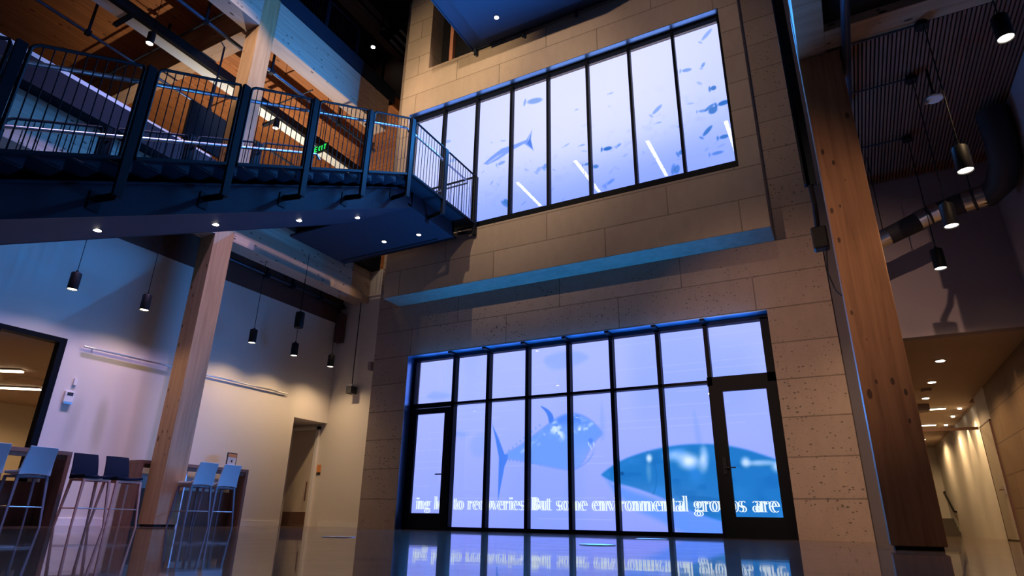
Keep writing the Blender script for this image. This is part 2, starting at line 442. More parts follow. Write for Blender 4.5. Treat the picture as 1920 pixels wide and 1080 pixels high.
def ss(a, b_, x):
    t_ = np.clip((x-a)/(b_-a), 0, 1); return t_*t_*(3-2*t_)
def mixc(C, col, k):
    return C*(1-k[..., None])+np.array(col, float)*k[..., None]
def vnoise(X, Z, sc, seed):
    r = np.random.RandomState(seed); G = r.rand(64, 64)
    x = X*sc % 63; z = Z*sc % 63; i = x.astype(int); j = z.astype(int); fx = ss(0, 1, x-i); fz = ss(0, 1, z-j)
    return (G[i, j]*(1-fx)+G[i+1, j]*fx)*(1-fz)+(G[i, j+1]*(1-fx)+G[i+1, j+1]*fx)*fz
def screen(t, x0, x1, z0, z1, y, paint, step, gain):
    nx = int((x1-x0)/step)+1; nz = int((z1-z0)/step)+1
    X, Z = np.meshgrid(np.linspace(x0, x1, nx), np.linspace(z0, z1, nz), indexing='ij')
    C = np.clip(paint(X, Z), 0, 255)/255
    L = np.where(C <= .04045, C/12.92, ((C+.055)/1.055)**2.4)
    L[..., 0] *= gain[0]; L[..., 1] *= gain[1]; Bz = L[..., 2]; L[..., 2] = Bz*(1+BOOST*ss(.7, .93, Bz))          # the diodes run far above what the camera can record in blue
    loc = Vector(t.location)
    co = np.stack([X-loc.x, np.full(X.shape, y-loc.y), Z-loc.z], -1).reshape(-1, 3)
    idx = np.arange(nx*nz).reshape(nx, nz)
    F = np.stack([idx[:-1, :-1], idx[1:, :-1], idx[1:, 1:], idx[:-1, 1:]], -1).reshape(-1, 4)
    me = bpy.data.meshes.new('display_face'); me.vertices.add(len(co)); me.vertices.foreach_set('co', co.ravel().astype(np.float32))
    me.loops.add(F.size); me.loops.foreach_set('vertex_index', F.ravel().astype(np.int32))
    me.polygons.add(len(F)); me.polygons.foreach_set('loop_start', np.arange(0, F.size, 4, dtype=np.int32))
    me.update(calc_edges=True)
    at = me.color_attributes.new('picture', 'FLOAT_COLOR', 'POINT')
    at.data.foreach_set('color', np.concatenate([L, np.ones(L.shape[:2]+(1,))], -1).ravel().astype(np.float32))
    me.materials.append(M['screen'])
    o = bpy.data.objects.new('display_face', me); COL.objects.link(o); o.parent = t; return o
BOOST = .5
def paint_low(X, Z):
    u = ss(0, 3.5, Z); C = np.zeros(X.shape+(3,)); C[:] = (140, 162, 250)
    C = mixc(C, (163, 184, 251), u*.9)
    C = mixc(C, (128, 150, 250), ss(.5, -.1, Z)*.5)
    n = vnoise(X, Z*.4+9, 1.3, 3); C = mixc(C, (120, 155, 250), ss(.55, 1, n)*.35)
    hl = ((Z*8.3) % 1 < .07) & (vnoise(X, Z*8.3, .9, 5) > .5); C = mixc(C, (178, 198, 255), hl*.35)
    C -= ((np.abs((X*40) % 1-.5) < .2)*3)[..., None]
    # faint distant fish
    for P, k in (([(-5.0, 3.0), (-5.25, 3.3), (-4.9, 3.42), (-4.4, 3.4), (-4.1, 3.2), (-4.5, 3.05)], .3),
                 ([(-8.1, 2.7), (-7.9, 2.86), (-7.5, 2.8), (-7.3, 2.68), (-7.7, 2.6)], .35),
                 ([(-6.9, 1.7), (-6.6, 1.95), (-6.35, 1.7), (-6.5, 1.35), (-6.8, 1.4)], .22),
                 ([(-3.98, 2.35), (-3.93, 2.35), (-3.88, 1.6), (-4.05, 1.6)], .3), ([(-2.28, 2.15), (-2.2, 1.9), (-2.15, 1.45), (-2.3, 1.45)], .35),
                 ([(-7.35, 1.9), (-7.1, 2.0), (-6.8, 1.85), (-7.1, 1.75)], .3), ([(-4.45, 1.25), (-4.55, .7), (-4.85, .3), (-4.75, .9)], .12)):
        C = mixc(C, (95, 145, 245), ss(-.04, .08, inpoly(X, Z, smooth_poly(P)))*k)
    # tuna seen from behind
    body = [(-6.03, 1.44), (-5.7, 1.58), (-5.48, 1.72), (-5.22, 1.88), (-5.05, 1.99), (-4.84, 2.11), (-4.67, 2.16), (-4.43, 2.14), (-4.23, 2.04), (-4.07, 1.9), (-3.94, 1.73), (-4.08, 1.64), (-4.24, 1.45), (-4.37, 1.21), (-4.53, 1.09), (-4.75, 1.11), (-5.16, 1.19), (-5.48, 1.25), (-5.69, 1.31), (-6.0, 1.34)]
    d = inpoly(X, Z, smooth_poly(body)); up_ = ss(-5.6, -4.3, X)
    C = mixc(C, (98, 150, 246), ss(-.01, .03, d)*(.95-.35*ss(-4.75, -4.3, X)*ss(1.7, 1.3, Z)))
    C = mixc(C, (70, 125, 232), ss(0, .05, d)*ss(1.85, 2.05, Z)*.7)
    for k in range(9):
        tx = -5.95+k*.085; C = mixc(C, (98, 150, 246), ss(0, .012, inpoly(X, Z, [(tx, 1.47+.057*k), (tx+.0, 1.55+.057*k), (tx+.05, 1.49+.057*k)])))
        C = mixc(C, (90, 140, 240), ss(0, .012, inpoly(X, Z, [(tx, 1.34-.012*k), (tx+.04, 1.27-.012*k), (tx+.05, 1.34-.012*k)])))
    tail = [(-6.35, 2.07), (-6.18, 1.77), (-6.03, 1.44), (-5.95, 1.42), (-5.95, 1.34), (-6.02, 1.2), (-6.07, .95), (-6.16, .5), (-6.16, .97), (-6.16, 1.37), (-6.26, 1.78)]
    C = mixc(C, (66, 122, 232), ss(-.008, .015, inpoly(X, Z, tail)))
    dor = [(-5.29, 2.37), (-5.07, 2.27), (-4.95, 2.13), (-4.95, 2.0), (-5.05, 1.95), (-5.09, 2.18)]
    C = mixc(C, (66, 122, 232), ss(-.008, .015, inpoly(X, Z, smooth_poly(dor))))
    n1 = vnoise(X+Z*.6, Z, 7, 8)*.6+vnoise(X, Z, 19, 9)*.4
    inb = ss(0, .04, inpoly(X, Z, smooth_poly(body)))
    for P, k, f in (([(-5.75, 1.42), (-5.45, 1.62), (-5.2, 1.80), (-5.08, 1.82), (-5.15, 1.66), (-5.4, 1.5)], 1.0, .1),
                    ([(-5.1, 1.84), (-4.95, 2.07), (-4.82, 2.04), (-4.7, 1.72), (-4.78, 1.6), (-4.92, 1.74)], .95, .1),
                    ([(-4.62, 1.80), (-4.4, 1.92), (-4.1, 1.98), (-4.06, 1.86), (-4.3, 1.78), (-4.55, 1.74)], .9, .07)):
        C = mixc(C, (205, 234, 252), ss(-f*.4, f, inpoly(X, Z, smooth_poly(P)))*ss(.3, .62, n1)*k*inb)
    C = mixc(C, (150, 190, 252), ss(.5, .8, n1)*inb*ss(1.6, 1.9, Z)*.45)
    C = mixc(C, (78, 128, 236), ss(.03, .0, np.abs(inpoly(X, Z, smooth_poly(body))))*.35)
    q = np.hypot((X+4.2)/.05, (Z-1.62)/.05); C = mixc(C, (60, 110, 225), ss(1.2, .7, q)*.5)
    dd = np.abs(np.hypot((X+4.62)/.52, (Z-1.62)/.5)-1); C = mixc(C, (96, 140, 244), ss(.05, .0, dd)*ss(1.55, 1.3, Z)*ss(-4.6, -4.4, X)*.6)
    for cx, cz in ((-4.2, 1.5), (-4.14, 1.55), (-4.24, 1.56)):
        q = ell(X, Z, cx, cz, .012, .05, 12); C = mixc(C, (190, 220, 252), ss(1.3, .5, q)*.8)
    # big tuna
    bel = [(-4.01, .98), (-3.8, .65), (-3.43, .37), (-2.98, .18), (-2.48, -.09), (-1.65, -.15), (-.6, -.1), (-.6, .33), (-2.43, .45), (-3.41, .76)]
    C = mixc(C, (78, 140, 246), ss(-.02, .12, inpoly(X, Z, bel))*.75)
    big = [(-4.05, 1.02), (-3.68, 1.25), (-3.28, 1.38), (-2.89, 1.46), (-2.52, 1.5), (-2.16, 1.5), (-1.82, 1.47), (-1.49, 1.39), (-1.25, 1.3), (-1.0, 1.2), (-.5, .9), (-.5, -.1), (-.98, .0), (-1.62, .13), (-2.43, .35), (-2.95, .6), (-3.41, .76), (-3.8, .85), (-4.01, .97)]
    d = inpoly(X, Z, smooth_poly(big)); n = vnoise(X, Z, 3, 11)
    C = mixc(C, (30, 116, 214), ss(-.012, .05, d)*(1-.45*ss(1.0, .3, Z)*ss(-1.6, -3.2, X)))
    C = mixc(C, (46, 134, 234), ss(0, .1, d)*ss(.4, .8, n)*.6)
    C = mixc(C, (22, 92, 185), ss(-.0, .1, inpoly(X, Z, [(-4.03, .98), (-3.6, .98), (-3.3, .85), (-3.75, .9)]))*.6)
    n2 = vnoise(X*.5, Z, 9, 31); C = mixc(C, (18, 98, 196), ss(0, .1, d)*ss(.55, .9, n2)*.4)
    C = mixc(C, (20, 96, 190), ss(-.01, .03, inpoly(X, Z, smooth_poly([(-2.75, .62), (-2.3, .66), (-1.85, .58), (-1.2, .38), (-1.9, .46), (-2.4, .52)])))*.55)
    dd = np.abs(np.hypot((X+3.35)/.35, (Z-.98)/.5)-1); C = mixc(C, (20, 96, 192), ss(.07, .0, dd)*ss(-3.3, -3.1, X)*ss(0, .05, d)*.4)
    q = np.hypot((X+3.62)/.035, (Z-1.02)/.035); C = mixc(C, (10, 60, 140), ss(1.2, .7, q)*.6)
    for cx, cz, rx, rz, k in ((-3.11, 1.27, .07, .09, .75), (-3.13, 1.05, .06, .2, .25), (-2.62, 1.3, .26, .12, .55), (-2.42, 1.2, .22, .16, .85), (-2.16, 1.27, .09, .2, .8), (-2.2, 1.12, .1, .14, .5), (-1.5, 1.16, .09, .1, .9), (-1.28, 1.14, .3, .06, .7), (-1.0, 1.07, .14, .1, .85)):
        q = np.hypot((X-cx)/rx, (Z-cz)/rz); C = mixc(C, (205, 232, 252), ss(1.25, .1, q)*k*(.75+.5*vnoise(X, Z, 9, 4)))
    return C
def ell(X, Z, cx, cz, rx, rz, a):
    c, s_ = math.cos(math.radians(a)), math.sin(math.radians(a)); dx, dz = X-cx, Z-cz
    return np.hypot((dx*c+dz*s_)/rx, (-dx*s_+dz*c)/rz)
UF = [(-5.05, 9.14, .207, .081, -10, .5), (-1.66, 8.69, .103, .046, -10, .5), (-1.34, 8.69, .069, .035, 60, .5), (-1.2, 9.4, .161, .046, 45, .4), (-1.2, 8.08, .057, .057, 0, .85), (-1.05, 7.68, .115, .057, 5, 1), (-1.26, 7.58, .081, .092, -60, .85), (-1.44, 7.63, .092, .035, -10, .5), (-1.4, 7.16, .138, .046, 45, .85), (-1.12, 6.94, .092, .046, 0, .9), (-2.31, 7.96, .138, .046, 40, .45), (-3.38, 7.36, .103, .05, -5, 1), (-3.82, 7.12, .092, .035, 0, .7), (-3.65, 7.01, .069, .046, -20, .8), (-1.91, 6.84, .069, .057, 20, .8), (-2.03, 6.49, .057, .103, -10, .7), (-3.35, 6.57, .103, .04, 30, .5), (-1.27, 6.63, .115, .04, 0, .6), (-7.39, 8.77, .092, .046, -10, .3), (-7.2, 8.19, .081, .057, 0, .3), (-3.25, 8.7, .057, .023, 0, .3), (-4.03, 8.55, .035, .023, 0, .3), (-4.95, 7.3, .069, .057, 50, .3), (-4.78, 7.34, .057, .069, 40, .5), (-5.72, 6.7, .05, .11, 45, .8), (-2.3, 7.64, .069, .023, 0, .3), (-4.29, 7.72, .081, .023, 20, .3), (-3.93, 7.61, .069, .023, 0, .4), (-3.14, 7.37, .057, .035, 30, .5), (-5.88, 7.73, .103, .046, 8, .45)]
def paint_up(X, Z):
    C = np.zeros(X.shape+(3,)); C[:] = (150, 176, 250)
    C = mixc(C, (205, 218, 249), ss(6.2, 8.2, Z))
    q = np.hypot((X+3.9)/3.6, (Z-9.3)/2.6); C = mixc(C, (226, 233, 249), ss(1.2, .2, q))
    C = mixc(C, (135, 163, 252), ss(7.6, 6.2, Z)*.45*ss(-7, -2, X))
    C = mixc(C, (170, 192, 252), ss(-2.4, -1.0, X)*.25*ss(9.4, 7.4, Z))
    n = vnoise(X, Z*1.6, 4, 21)*vnoise(X, Z, 11, 22); C = mixc(C, (150, 175, 248), ss(.35, .75, n)*.35*ss(9, 6.5, Z))
    rr = random.Random(4)
    for i in range(70):
        cx = rr.uniform(-8.2, -1); cz = 6.2+abs(rr.gauss(0, .9)); q = ell(X, Z, cx, cz, rr.uniform(.03, .09), rr.uniform(.012, .03), rr.uniform(-60, 60))
        C = mixc(C, (95, 140, 240), ss(1.15, .6, q)*rr.uniform(.15, .5))
    for cx, cz, rx, rz, a, k in UF:
        a = -a if cx < -9 else a
        q = ell(X, Z, cx, cz, rx, rz, a); col = (52, 115, 215)
        C = mixc(C, col, ss(1.15, .7, q)*k)
        ca, sa = math.cos(math.radians(a)), math.sin(math.radians(a))
        tx, tz = cx-ca*rx*1.25, cz-sa*rx*1.25
        q = ell(X, Z, tx, tz, rz*.45, rz*1.3, a); C = mixc(C, col, ss(1.2, .6, q)*k*.85)
    tun = [(-6.37, 7.99), (-6.17, 8.08), (-5.89, 8.16), (-5.55, 8.11), (-5.26, 8.10), (-5.13, 8.27), (-5.2, 8.08), (-5.11, 7.8), (-5.31, 8.03), (-5.62, 7.95), (-5.96, 7.84), (-6.24, 7.88)]
    # profile swims left, measured control points
    tun = [(-6.37, 7.84), (-6.17, 7.98), (-5.89, 8.12), (-5.55, 8.13), (-5.26, 8.16), (-5.13, 8.36), (-5.2, 8.14), (-5.11, 7.86), (-5.31, 8.06), (-5.62, 7.98), (-5.96, 7.84), (-6.24, 7.78)]
    d = inpoly(X, Z, tun); C = mixc(C, (120, 158, 240), ss(-.01, .025, d)*.9)
    C = mixc(C, (85, 132, 230), ss(-.01, .02, inpoly(X, Z, [(-5.2, 8.13), (-5.11, 8.4), (-5.14, 8.14), (-5.07, 7.8), (-5.24, 8.05)])))
    C = mixc(C, (215, 226, 250), ss(0, .05, inpoly(X, Z, [(-6.3, 7.83), (-6.0, 7.97), (-5.7, 8.02), (-5.95, 7.9), (-6.2, 7.8)]))*.8)
    return C
sc1 = thing('video_wall', 'large lit video wall on the ground floor showing big tuna and a white caption', 'screen', (-4.53, 10.95, 0))
screen(sc1, -8.24, -.82, .03, 3.55, 10.95, paint_low, .0125, (1.33, 1.22))
W().box(-8.24, -.82, 10.96, 11.1, .03, 3.55).build('cabinet', 'black', sc1)
sc2 = thing('video_wall', 'upper lit video wall in the stone bay showing small fish in pale water', 'screen', (-4.6, 10.25, 6.03))
screen(sc2, -8.34, -.9, 6.06, 9.59, 10.25, paint_up, .0135, (1.13, 1.1))
W().box(-8.34, -.9, 10.26, 10.42, 6.06, 9.59).build('cabinet', 'black', sc2)

def fill_spots(t, x0, x1, zs, y, nx, e, ang, bl, dr=(0, -1, 0)):
    """unseen azure spots added in front of the screens to strengthen their glow"""
    for i in range(nx):
        for z in zs:
            x = x0+(x1-x0)*(i+.5)/nx
            p = Vector((x, y, z))-Vector(t.location)
            lamp('screen_fill', 'SPOT', t, p, e, (.015, .30, 1), 0, ang, bl, tgt=p+Vector(dr))
fill_spots(sc1, -8.1, -1.0, (1.9,), 10.42, 14, 78, 168, 1)
fill_spots(sc1, -8.0, -1.0, (3.2,), 10.43, 14, 36, 165, 1, (0, -.55, 1))  # added spots tilted up to tint the bay soffit
fill_spots(sc2, -8.2, -1.0, (8.6,), 9.84, 14, 180, 178, .9)
fill_spots(sc2, -8.2, -5.0, (9.2,), 9.84, 5, 130, 72, 1, (-.78, -.42, .42))  # added spots aimed at the high beam
# ---- caption lettering: high-contrast serif built from strokes
TH, TN = .165, .05
def g_ring(cx, cz, rx, rz, th=TH, tn=TN, a0=0, a1=360, n=40):
    out = []
    for i in range(n):
        a, b_ = math.radians(a0+(a1-a0)*i/n), math.radians(a0+(a1-a0)*(i+1)/n)
        out.append([(cx+rx*math.cos(a), cz+rz*math.sin(a)), (cx+rx*math.cos(b_), cz+rz*math.sin(b_)), (cx+(rx-th)*math.cos(b_), cz+(rz-tn)*math.sin(b_)), (cx+(rx-th)*math.cos(a), cz+(rz-tn)*math.sin(a))])
    return out
def g_v(x, z0, z1, th=TH, sb=True, st=True):
    o = [[(x, z0), (x+th, z0), (x+th, z1), (x, z1)]]
    if sb: o.append([(x-.09, z0), (x+th+.09, z0), (x+th+.09, z0+.035), (x-.09, z0+.035)])
    if st: o.append([(x-.1, z1-.06), (x, z1-.06), (x, z1), (x-.1, z1-.02)])
    return o
def g_arch(x, w_, r=.5, flip=False):
    o = []
    for q in g_ring(x+w_/2, 1-r, w_/2+TH/2, r, TH, TN, 0, 180, 20): o.append(q)
    if flip: o = [[(2*(x+w_/2)-a, 1-b_) for a, b_ in q] for q in o]
    return o
def glyph(c):
    if c == 'i': return g_v(.1, 0, 1)+g_ring(.2, 1.28, .12, .12, .12, .12), .42
    if c == 'l': return g_v(.1, 0, 1.5), .42
    if c == 'n': return g_v(.1, 0, 1)+g_arch(.2, .45, .45)+g_v(.55, 0, .6, st=False), .9
    if c == 'm': return g_v(.1, 0, 1)+g_arch(.2, .42, .45)+g_v(.52, 0, .6, st=False)+g_arch(.62, .42, .45)+g_v(.94, 0, .6, st=False), 1.3
    if c == 'u': return g_v(.1, .4, 1, sb=False)+g_arch(.2, .45, .45, True)+g_v(.55, 0, 1), .9
    if c == 'r': return g_v(.1, 0, 1)+g_ring(.48, .78, .2, .22, .1, TN, 20, 170, 16)+g_ring(.62, .8, .1, .12, .1, .12, n=14), .74
    if c == 'o': return g_ring(.45, .5, .4, .52), .9
    if c == 'e': return g_ring(.43, .5, .38, .52, a0=0, a1=310)+[[(.1, .5), (.8, .5), (.8, .56), (.1, .56)]], .86
    if c == 'c': return g_ring(.43, .5, .38, .52, a0=40, a1=315)+g_ring(.68, .78, .1, .1, .1, .1, n=12), .82
    if c == 's': return g_ring(.36, .74, .26, .28, .14, TN, 30, 260, 20)+g_ring(.36, .26, .28, .28, .14, TN, -150, 90, 20)+[[(.1, .66), (.28, .44), (.62, .3), (.45, .56)]], .7
    if c == 'a': return g_ring(.34, .28, .26, .3, .16, TN)+g_v(.5, 0, .75, st=False)+g_ring(.4, .72, .3, .3, .12, TN, 0, 150, 16), .82
    if c == 'd': return g_ring(.4, .5, .34, .52)+g_v(.6, 0, 1.5), .96
    if c == 'p': return g_v(.1, -.45, 1)+g_ring(.5, .5, .36, .52), .94
    if c == 't': return g_v(.14, .1, 1.25, sb=False, st=False)+[[(0, .95), (.52, .95), (.52, 1.0), (0, 1.0)]]+g_ring(.38, .14, .24, .15, .2, TN, 180, 320, 12), .56
    if c == 'g': return g_ring(.38, .66, .29, .34, .17, TN)+g_ring(.42, -.2, .36, .24, .13, TN)+[[(.14, .2), (.3, .34), (.3, .22), (.22, .1)], [(.15, .02), (.7, .02), (.75, .14), (.2, .16)], [(.62, .88), (.86, .98), (.86, .9), (.64, .8)]], .86
    if c == 'v': return [[(0, 1), (.22, 1), (.52, 0), (.4, 0)], [(.4, 0), (.46, 0), (.84, 1), (.78, 1)], [(-.06, .965), (.3, .965), (.3, 1), (-.06, 1)], [(.66, .965), (.92, .965), (.92, 1), (.66, 1)]], .84
    if c == 'B': return g_v(.12, 0, 1.4, .24)+g_ring(.42, 1.05, .4, .36, .22, TN, -90, 90, 20)+g_ring(.44, .36, .46, .38, .24, TN, -90, 90, 20)+[[(.3, 1.35), (.45, 1.35), (.45, 1.4), (.3, 1.4)], [(.3, .7), (.46, .7), (.46, .75), (.3, .75)], [(.3, 0), (.46, 0), (.46, .05), (.3, .05)]], 1.0
    if c == '.': return g_ring(.16, .1, .12, .12, .12, .12, n=16), .34
    return [], .62
def caption(parent, text, x0, x1, zb, xh, y):
    tot = sum(glyph(c)[1] for c in text); k = (x1-x0)/tot
    for name, dx in (('caption_text', 0), ('caption_reflection', .043)):  # offset lit copy stands in for the caption's reflection in the glass
        q = W(); x = x0+dx
        for c in text:
            ps, wd = glyph(c)
            for p in ps: q.add([(x+a*k, y-.001*(dx > 0), zb+b_*xh) for a, b_ in p], [tuple(range(len(p)))])
            x += wd*k
        o = q.build(name, 'textwhite', parent)
caption(sc1, 'ing led to recoveries. But some environmental groups are', -8.12, -1.1, .39, .165, 10.944)

# ================================================================== GLAZING
LM = [-8.17, -7.14, -6.3, -5.4, -4.51, -3.64, -2.75, -1.89, -.9]
def glazing_lower():
    t = thing('window_1', None, None, (-4.53, 10.72, 0)); t['kind'] = 'structure'
    y0, y1 = 10.66, 10.80
    f = W()
    f.box(OX0, -7.1, y0, y1, 2.42, 2.52).box(-7.1, -1.94, y0, y1, 2.45, 2.50).box(-1.94, OX1, y0, y1, 2.40, 2.55)
    f.build('transom', 'frame', t)
    W().box(OX0, OX1, y0, y1, 3.47, 3.56).build('head_frame', 'frame', t)
    W().box(-7.12, -1.9, y0-.02, y1, 0, .065).build('sill_frame', 'frame', t)
    for i, x in enumerate(LM):
        wd = .07 if i in (0, 8) else .036
        z0 = 0 if 0 < i < 8 else 0
        W().box(x-wd, x+wd if i not in (0,) else x+.02, y0, y1, z0, 3.5).build('mullion', 'frame', t)
    for i in range(8):
        W().box(LM[i]+.03, LM[i+1]-.03, 10.715, 10.725, 2.5, 3.47).build('pane', 'glass', t)
        if 0 < i < 7: W().box(LM[i]+.03, LM[i+1]-.03, 10.715, 10.725, .065, 2.46).build('pane', 'glass', t)
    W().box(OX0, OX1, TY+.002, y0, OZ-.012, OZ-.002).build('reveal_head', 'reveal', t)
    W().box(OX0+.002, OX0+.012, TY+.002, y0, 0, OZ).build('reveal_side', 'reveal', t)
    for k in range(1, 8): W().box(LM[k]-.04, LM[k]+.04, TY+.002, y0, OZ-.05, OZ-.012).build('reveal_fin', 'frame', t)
    return t
glazing_lower()
def glazed_door(name, x0, x1, gx0, gx1, hx, hs):
    t = thing(name, None, None, ((x0+x1)/2, 10.7, 0)); t['kind'] = 'structure'
    y0, y1 = 10.64, 10.70
    W().box(x0, gx0, y0, y1, 0, 2.4).box(gx1, x1, y0, y1, 0, 2.4).box(gx0, gx1, y0, y1, 0, .31).box(gx0, gx1, y0, y1, 2.29, 2.4).build('leaf_frame', 'frame', t)
    W().box(gx0, gx1, 10.665, 10.675, .31, 2.29).build('pane', 'glass', t)
    h = W().box(hx-.03, hx+.03, 10.62, 10.64, .95, 1.22).build('lock_plate', 'rail', t)
    W().bar((hx, 10.59, 1.05), (hx+hs*.17, 10.585, 1.05), .02, .022).bar((hx, 10.64, 1.05), (hx, 10.59, 1.05), .02, .02).build('handle', 'black', h)
glazed_door('door_1', -8.18, -7.13, -8.03, -7.31, -7.25, -1)
glazed_door('door_2', -1.88, -.84, -1.7, -1.01, -1.78, 1)
# hinge-side lining blocks of the door openings
UM = [-8.3, -7.38, -6.45, -5.53, -4.62, -3.69, -2.76, -1.84, -.93]
t = thing('window_2', None, None, (-4.6, 10.05, 6.02)); t['kind'] = 'structure'
W().box(UX0, UX1, 9.95, 10.12, 6.02, 6.20).build('sill_frame', 'frame', t)
W().box(UX0, UX1, 10.02, 10.12, 9.53, 9.6).build('head_frame', 'frame', t)
for i, x in enumerate(UM):
    W().box(x-.028, x+.028, 10.0, 10.12, 6.15, 9.56).build('mullion', 'frame', t)
for i in range(8): W().box(UM[i]+.03, UM[i+1]-.03, 10.075, 10.085, 6.2, 9.54).build('pane', 'glass', t)
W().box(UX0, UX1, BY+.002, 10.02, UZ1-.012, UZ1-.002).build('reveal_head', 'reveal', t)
W().box(UX1-.012, UX1-.002, BY+.002, 10.0, 6.02, 9.6).build('reveal_side', 'frame', t)

# ================================================================== STAIR
SL = .5095
G, SX, FX, FG = -6.23, -6.57, -8.1, -8.44        # guard, near stringer, far stringer, far guard
zb = lambda y: 5.71-SL*(8.09-y)
zr = lambda y: 6.05-SL*(7.55-y)
zt = lambda y: 7.19-SL*(7.45-y)
YS = -2.2
st = thing('staircase', 'dark steel staircase rising to a landing in front of the stone tower', 'staircase', (-7.4, 4.5, 0))
for xx, nm in ((SX, 'stringer'), (FX, 'stringer')):
    x0, x1 = (xx-.03, xx) if xx == SX else (xx, xx+.03)
    W().prism([(YS, zb(YS)), (8.09, 5.71), (8.0, 6.03), (7.6, zb(7.6)+.42), (YS, zb(YS)+.40)], 0, x0, x1).build(nm, 'stair', st)
    W().prism([(YS, zb(YS)+.385), (7.6, zb(7.6)+.405), (7.6, zb(7.6)+.425), (YS, zb(YS)+.405)], 0, x0-.0, x1+.05 if xx == SX else x1).build('stringer_flange', 'stair', st)
W().prism([(YS, zb(YS)+.005), (8.0, zb(8.0)+.005), (8.0, zb(8.0)+.045), (YS, zb(YS)+.045)], 0, FX+.03, SX-.03).build('soffit', 'stair_soffit', st)
# folded plate treads and risers
pr_, up_, dn = .30, .30*SL, .02
steps = []; y = 7.5; z = 6.05
top = [(7.62, 6.05)]
while y > YS:
    top += [(y, z), (y, z-up_)]; y -= pr_; z -= up_
bot = [(a+.018, b_-.022) for a, b_ in top]
W().prism(top+bot[::-1], 0, FG+.06, G-.05).build('treads', 'stair', st)
# triangular toe plates at the outer edge of each step
q = W(); y = 7.5; z = 6.05
while y > YS+.4:
    a = y-pr_
    q.prism([(a, z-up_), (a, zr(a)+.0), (y, zr(y)+.0), (y, z-up_)], 0, G-.048, G-.04) if zr(a) > z-up_ else q.prism([(a, z-up_), (y, zr(y)), (y, z-up_)], 0, G-.048, G-.04)
    y -= pr_; z -= up_
q.build('toe_plates', 'stair', st)
# landing
LX0, LY0, LY1 = -9.66, 8.09, 9.62
W().box(LX0, SX, LY0-.12, LY1, 5.71, 5.75).build('landing_soffit', 'stair_soffit', st)
W().box(SX-.04, SX, LY0, LY1-.1, 5.75, 6.03).box(LX0, SX, LY1-.14, LY1-.1, 5.75, 6.03).box(LX0, LX0+.04, LY0, LY1-.1, 5.75, 6.03).build('landing_edge_beam', 'stair', st)
W().box(LX0-.3, G-.03, 7.55, LY1+.1, 6.03, 6.06).build('landing_plate', 'stair', st)
W().box(LX0+.1, SX-.35, LY1-.2, LY1-.16, 5.70, 5.712).build('soffit_joint', 'black', st)
for y in (6.39, 5.22, 4.08, 2.92, 1.78, .62, -.55):
    W().bar((SX, y-.02, zb(y)+.2), (G-.0, y, zb(y)+.16), .012, .09).box(SX, SX+.012, y-.09, y+.03, zb(y)+.06, zb(y)+.27).build('bracket', 'rail', st)
for y in (7.5, 8.6):
    W().bar((SX, y, 5.72 if y > 8 else zb(y)+.2), (G, y, 5.62 if y < 8 else 5.78), .012, .09).box(SX, SX+.012, y-.07, y+.03, 5.6, 5.8).build('bracket', 'rail', st)
W().bar((SX, 9.68, 5.86), (G, 9.76, 5.86), .012, .07).bar((SX, 9.68, 5.95), (G, 9.76, 5.98), .012, .03).build('bracket', 'rail', st)
def recess_light(parent, x, y, z, sl=0, r=.045):
    f = W(); f.lathe([(r+.012, -.006), (r+.012, .004)], (x, y, z)); o = f.build('downlight_trim', 'black', parent)
    W().lathe([(r, -.008), (r, -.003)], (x, y, z)).build('lens', 'lamp_hot', o)
for x, y, z in ((-8.02, 9.05, 5.708), (-7.15, 9.1, 5.708)): recess_light(st, x, y, z)
for y in (3.36, 4.8, 6.22, 7.53): recess_light(st, -7.38, y, zb(y)-.0)

def panel(root, x, y0, y1, f0, f1, t0, t1, nb, post_w=.0):
    """one framed bay: stiles, rails, vertical balusters as sub-parts"""
    q = W(); r = .019
    q.tube([(x, y0, f0), (x, y0, t0-.05), (x, y0+.02, t0-.01), (x, y0+.06, t0+(t1-t0)*.06/(y1-y0)), (x, y1-.06, t1-(t1-t0)*.06/(y1-y0)), (x, y1-.02, t1-.01), (x, y1, t1-.05), (x, y1, f1)], r, 8)
    q.bar((x, y0, f0), (x, y1, f1), .05, .035)
    fr = q.build('panel_frame', 'rail', root, smooth=True)
    for i in range(1, nb):
        y = y0+(y1-y0)*i/nb; k = i/nb
        W().tube([(x, y, f0+(f1-f0)*k), (x, y, t0+(t1-t0)*k)], .0065, 6).build('baluster', 'rail', fr)
def sloped_guard(name, label, x, posts, hx, railbot=True, grp=None):
    t = thing(name, label, 'guardrail', (x, 4, 0), group=grp)
    for y in posts:
        z0 = zb(y)+.16 if y < 7.6 else 5.8
        W().bar((x, y, z0), (x, y, zt(y)+.0), .05, .09, (0, 1, 0)).build('post', 'rail', t)
        W().bar((hx, y, zt(y)-.24), (x, y, zt(y)-.26), .02, .03).build('rail_bracket', 'rail', t)
    for a, b_ in zip(posts[1:], posts[:-1]):
        panel(t, x, a+.075, b_-.075, zr(a+.075), zr(b_-.075), zt(a+.075), zt(b_-.075), 11)
    return t
P0 = [7.5, 6.39, 5.22, 4.08, 2.92, 1.78, .62, -.55]
g1 = sloped_guard('stair_guardrail', 'sloping black baluster guardrail on the near side of the stair', G, P0, -6.34)
W().tube([(-6.35, 7.45, zt(7.45)-.16), (-6.35, -1.2, zt(-1.2)-.16)], .024, 12).build('handrail', 'tube', g1, smooth=True)
g2 = sloped_guard('stair_guardrail', 'sloping baluster guardrail on the far side of the stair, seen through the near one', FG, [7.15, 5.97, 4.8, 3.63, 2.46, 1.3, .13], -8.35)
W().tube([(-8.35, 7.3, zt(7.3)-.3), (-8.35, 7.2, zt(7.2)-.17), (-8.35, 7.05, zt(7.05)-.16), (-8.35, -1.2, zt(-1.2)-.16)], .026, 12).build('handrail', 'tube', g2, smooth=True)
